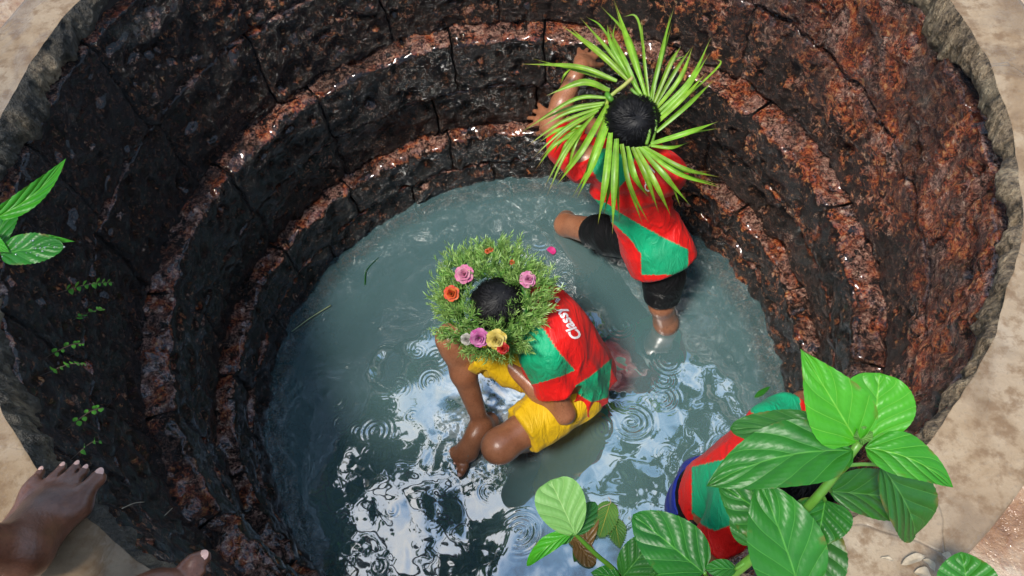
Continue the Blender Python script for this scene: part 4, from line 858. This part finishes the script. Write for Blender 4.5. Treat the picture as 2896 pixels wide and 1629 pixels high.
for (b, m, t, ht, w) in (((520, 332), (390, 210), (245, 105), 1.05, 1.15), ((532, 335), (430, 200), (318, 70), 1.07, .7), ((560, 380), (500, 250), (432, 105), 1.07, 1.0), ((575, 395), (455, 200), (430, 100), 1.1, .8), ((590, 400), (520, 160), (402, 22), 1.04, .75), ((592, 400), (530, 200), (460, 2), 1.1, .85),
        ((600, 400), (580, 230), (572, 78), 1.1, .6), ((606, 410), (650, 230), (690, 55), 1.12, .8), ((612, 420), (655, 200), (705, 28), 1.12, .6), ((618, 430), (690, 260), (733, 190), 1.12, .8), ((622, 440), (710, 290), (776, 195), 1.12, .7), ((625, 455), (730, 320), (782, 190), 1.12, .8), ((628, 470), (770, 330), (856, 155), 1.1, .8),
        ((632, 490), (760, 360), (850, 218), 1.1, .75), ((634, 505), (745, 400), (835, 300), 1.08, .8), ((632, 540), (760, 430), (874, 322), 1.05, .8), ((610, 590), (760, 545), (886, 498), 1.04, .95), ((612, 598), (700, 605), (775, 580), .95, .6), ((585, 605), (740, 690), (890, 726), .94, .8), ((575, 605), (720, 710), (895, 768), .92, .75),
        ((562, 606), (670, 730), (772, 842), .88, 1.0), ((548, 606), (630, 760), (692, 885), .86, 1.0), ((532, 604), (590, 730), (642, 872), .86, 1.0), ((512, 600), (545, 730), (604, 812), .86, 1.0), ((490, 590), (520, 760), (600, 912), .82, .95), ((470, 570), (462, 740), (452, 958), .84, 1.25), ((445, 545), (425, 740), (393, 918), .84, 1.25),
        ((438, 500), (380, 660), (308, 810), .86, 1.15), ((432, 455), (370, 640), (326, 745), .86, 1.0), ((432, 430), (330, 610), (222, 762), .88, 1.1), ((440, 372), (330, 338), (180, 392), 1.02, 1.2), ((470, 332), (310, 275), (80, 262), .98, .95), ((440, 400), (290, 410), (70, 548), .92, .7), ((285, 280), (255, 310), (238, 358), .95, .45),
        ((560, 390), (420, 130), (345, 68), 1.06, .5), ((600, 400), (560, 90), (495, 66), 1.1, .45), ((640, 500), (880, 280), (878, 240), 1.05, .35)):
    frond(b, m, t, hB, hB*.55+ht*.45+.035, ht, W*w)
    if w > .72 and random.random() < .75:            # a narrower leaflet lying beside it
        j = lambda q, k: (q[0]+random.uniform(-k, k), q[1]+random.uniform(-k, k))
        frond(j(b, 5), j(m, 16), j((m[0]*.15+t[0]*.85, m[1]*.15+t[1]*.85), 34), hB-.01, hB*.55+ht*.45+.01, ht-.03, W*w*.62, random.choice([0, 0, .3]))
rach = [(440, 395), (395, 450), (340, 510), (285, 562)]
for k, (t, ht) in enumerate((((130, 510), .95), ((148, 530), .93), ((100, 600), .90), ((128, 645), .90), ((150, 655), .88), ((168, 778), .86), ((182, 805), .86), ((208, 700), .86), ((262, 738), .85), ((150, 585), .90), ((205, 640), .88), ((190, 560), .92), ((140, 690), .86), ((236, 700), .85))):
    f = .15+.8*k/13; i = min(2, int(f*3)); g = f*3-i; b = (rach[i][0]*(1-g)+rach[i+1][0]*g, rach[i][1]*(1-g)+rach[i+1][1]*g); frond(b, ((b[0]*.5+t[0]*.5)-10, (b[1]*.5+t[1]*.5)-18), t, 1.0-.05*f, .97-.03*f, ht, W*.62, .35)
def rachis(pts, r0, r1, c0, c1):
    p = spline([pl(*q[:2], q[2]) for q in pts], 26); V, F = tube(p, np.linspace(r0, r1, 26), 8); g = np.repeat(np.linspace(0, 1, 26), 8)[:, None]; mesh('rachis', V, F, M['attr'], pc, col=np.array(c0)*(1-g)+np.array(c1)*g)
rachis([(535, 318, 1.05), (500, 350, 1.04), (455, 385, 1.03), (435, 402, 1.02)], .0075, .0065, (.55, .50, .16), (.30, .46, .06))
rachis([(440, 396, 1.02), (428, 440, 1.01), (442, 515, .99), (492, 580, .98), (562, 606, .98), (620, 592, .985)], .0068, .0055, (.36, .46, .07), (.26, .44, .05))
rachis([(528, 365, 1.07), (572, 410, 1.06), (598, 480, 1.05), (604, 540, 1.03), (592, 592, 1.0)], .006, .006, (.16, .36, .04), (.20, .40, .05))
rachis([(600, 400, 1.05), (622, 450, 1.05), (630, 520, 1.03), (612, 596, .985)], .005, .005, (.14, .34, .04), (.20, .40, .05))
rachis([(440, 396, 1.02)]+[(x, y, 1.0-.03*i) for i, (x, y) in enumerate(rach)], .006, .002, (.20, .42, .05), (.30, .46, .07))
V, F = tube(spline([pl(430, 385, 1.035), pl(440, 400, 1.04), pl(450, 412, 1.03)], 6), .010, 10); mesh('binding', V, F, M['attr'], pc, col=np.tile([.10, .32, .03], (len(V), 1)))

# ------------------------------------------------------------------ things afloat and litter
def floater(name, label, cat, b, t, wpx, mat, h=.004, **k):
    o = leaf_mesh(name, P(*b, h), P(*t, h), wpx*mpp(P(*b, h)), np.array([0, 0, 1.]), k.pop('sag', .02), k.pop('fold', .12), M[mat], None, **k); return tag(o, label, cat)

M['strawm'] = mat_plain('pale_straw', (.42, .46, .22), .5); M['petalm'] = mat_plain('magenta_petal', (.60, .03, .20), .5)
V, F = tube(spline([P(734, 834, .004), P(780, 800, .006), P(832, 768, .004)], 10), np.linspace(.0014, .0026, 10), 6); tag(mesh('floating_straw', V, F, M['strawm']), 'pale straw floating by the left edge of the water', 'straw')
V, F = tube(spline([P(918, 716, .002), P(922, 680, .004), P(952, 648, .002)], 12), np.linspace(.0030, .001, 12), 6); tag(mesh('floating_stalk', V, F, M['leafD']), 'thin curved dark green stalk floating near the left ledge', 'stalk')
floater('floating_petal', 'magenta petal floating between the wreath and the climbing person', 'petal', (1377, 625), (1396, 638), 18, 'petalm', sag=.25, shape=(.4, .3))
floater('floating_leaf', 'green leaf floating against the right wall beside the bending person', 'leaf', (1898, 1000), (1938, 972), 14, 'leafA')
floater('floating_leaf', 'long brown dead leaf floating upright behind the young shrub', 'leaf', (1468, 1388), (1500, 1268), 40, 'brown', .006, fold=.4, shape=(.5, .6))
floater('floating_leaf', 'broad brown dead leaf floating, its tip towards the young shrub stem', 'leaf', (1452, 1362), (1492, 1425), 52, 'brown', .009, fold=.1, shape=(.4, .5))
floater('floating_leaf', 'curled brown dead leaf under the young shrub stem', 'leaf', (1432, 1352), (1476, 1374), 34, 'brown', .012, fold=.3, shape=(.4, .4))
floater('floating_leaf', 'torn green and yellow leaf floating between young shrub and broad leaf', 'leaf', (1536, 1262), (1508, 1352), 62, 'mango', .008, fold=.25, shape=(.5, .6), serr=.16)
floater('floating_leaf', 'small yellow-veined green leaf floating below the dead leaves', 'leaf', (1468, 1372), (1444, 1412), 34, 'mango', .006, fold=.15)
floater('floating_leaf', 'pale torn leaf floating beside the green and yellow leaf', 'leaf', (1545, 1300), (1560, 1380), 48, 'mango', .004, fold=.1, serr=.2)
V, F = tube(spline([P(1484, 1308, .01), P(1510, 1278, .02), P(1536, 1266, .015), P(1530, 1250, .02)], 12), .0016, 6); tag(mesh('floating_rootlet', V, F, M['dry']), 'pale bent rootlet floating above the dead leaves', 'root')
# twigs caught on the left wall
for pts, lab in (([(296, 1290), (326, 1276), (352, 1272)], 'thin pale bent twig lying on the left wall beside the bare foot'), ([(404, 1306), (424, 1286)], 'short thin pale twig on the left wall, right of the bent twig')):
    q = [wallhit(*a) for a in pts]; q = [a-nrm(a*np.array([1, 1, 0]))*.012 for a in q]
    if len(q) == 2: q = [q[0], (q[0]+q[1])/2, q[1]]
    V, F = tube(spline(q, 8), .0011, 5); tag(mesh('twig', V, F, M['dry']), lab, 'twig')
# dry leaves on the concrete
for (a, b, w, lab) in (((2268, 1420), (2330, 1398), 22, 'curled dry leaf on the concrete, longest of the litter'), ((2322, 1408), (2352, 1440), 20, 'dry leaf arched on the concrete beside the longest one'), ((2300, 1440), (2345, 1456), 30, 'crumpled grey dry leaf at the bottom of the litter'), ((2216, 1404), (2252, 1414), 9, 'thin dry shred on the concrete towards the shrub'), ((2370, 1392), (2388, 1412), 22, 'small white dry leaf by the corner shrub leaf')):
    o = leaf_mesh('dry_leaf', U(*a, .010), U(*b, .012), w*mpp(U(*a, 0)), np.array([.2, .1, 1.]), .18, .7, M['dry'], None, ripple=.06, nv=16, nu=7); tag(o, lab, 'leaf')
# splash where the foot meets the water
mb = MB(); c0 = P(1200, 1095, 0)
for _ in range(150):
    a = random.uniform(0, 6.283); r = random.uniform(.05, .20); hh = max(0, .10-abs(r-.12))*random.random()*1.1
    blob(mb, c0+np.array([r*math.cos(a), r*math.sin(a), .004+hh]), random.uniform(.0012, .0034), 5, (1, 1, 1.2))
mb.build('splash', M['drop'], None, kind='stuff')

# ------------------------------------------------------------------ trees round the well (they stand outside the frame; the water mirrors them and they shade the walls)
def tree(x, y, hgt, cr, cz, lean, n, seed, label, extra=()):
    rg = np.random.default_rng(seed); t = thing('tree', label, 'tree', (x, y, -.02), 'trees round the well')
    top = np.array([x+lean[0], y+lean[1], hgt]); b = np.array([x, y, -.05]); mb = MB()
    V, F = tube(spline([b, b*.6+top*.4+np.array([.1, -.08, 0]), top*.85+b*.15, top], 14), np.linspace(.16, .05, 14), 10); mb.add(V, F)
    cl = []
    for k in range(34):
        d = nrm(rg.normal(size=3)*np.array([1, 1, .6])); cl.append(np.array([x+lean[0], y+lean[1], cz])+d*np.array(cr)*rg.random()**.45)
    for c in list(extra)+cl[:14]:
        s = top*rg.uniform(.5, .95)+b*.1; V, F = tube(spline([b+(top-b)*rg.uniform(.45, .95), (top+c)/2+rg.normal(size=3)*.1, c], 8), np.linspace(.045, .012, 8), 6); mb.add(V, F)
    mb.build('trunk', M['bark'], t)
    per = n//len(cl); C = np.repeat(np.array(cl), per, 0); sp = np.full(len(C), 1.0)
    for e in extra: C = np.vstack([C, np.tile(np.array(e, float), (170, 1))]); sp = np.concatenate([sp, np.full(170, .42)])
    N_ = len(C); pos = C+rg.normal(size=(N_, 3))*np.array([.24, .24, .20])*sp[:, None]
    d = rg.normal(size=(N_, 3)); d[:, 2] -= .5; d /= np.linalg.norm(d, axis=1)[:, None]; u = np.cross(d, rg.normal(size=(N_, 3))); u /= np.linalg.norm(u, axis=1)[:, None]
    l = rg.uniform(.09, .18, (N_, 1)); w = l*.32; V = np.stack([pos, pos+d*l*.5+u*w, pos+d*l, pos+d*l*.5-u*w], 1).reshape(-1, 3)
    g = rg.random((N_, 1)); col = np.repeat(np.array([.035, .10, .018])*(1-g)+np.array([.07, .17, .03])*g, 4, 0)
    mesh('crown', V, np.arange(4*N_).reshape(-1, 4), M['crown'], t, False, col=col)
tree(-3.5, 2.0, 3.6, (.95, 1.7, .9), 4.0, (.95, -.3), 15000, 1, 'tree overhanging the left of the well, mirrored dark in the water',
     [(-1.0, .72, 4.0), (-.55, .66, 4.1), (-1.0, 1.75, 4.1)])
tree(-.6, 4.9, 4.6, (2.2, 1.0, 1.2), 4.8, (.0, -.2), 13000, 2, 'tree standing behind the far wall of the well', [(.2, 3.4, 4.2)])
tree(3.4, 2.2, 4.0, (1.0, 1.6, 1.2), 4.2, (-.3, .0), 11000, 3, 'tree standing to the right of the well', [(1.6, 1.0, 4.0), (1.95, 1.7, 4.0), (1.25, 1.35, 4.1), (1.7, 2.6, 4.1), (1.05, .8, 4.2)])
tree(-4.2, -1.6, 3.8, (1.1, 1.6, 1.2), 3.9, (.2, .1), 11000, 4, 'tree standing to the near left of the well')
tree(3.4, -2.8, 4.0, (1.3, 1.3, 1.2), 4.2, (.1, 0), 11000, 5, 'tree standing to the near right of the well')
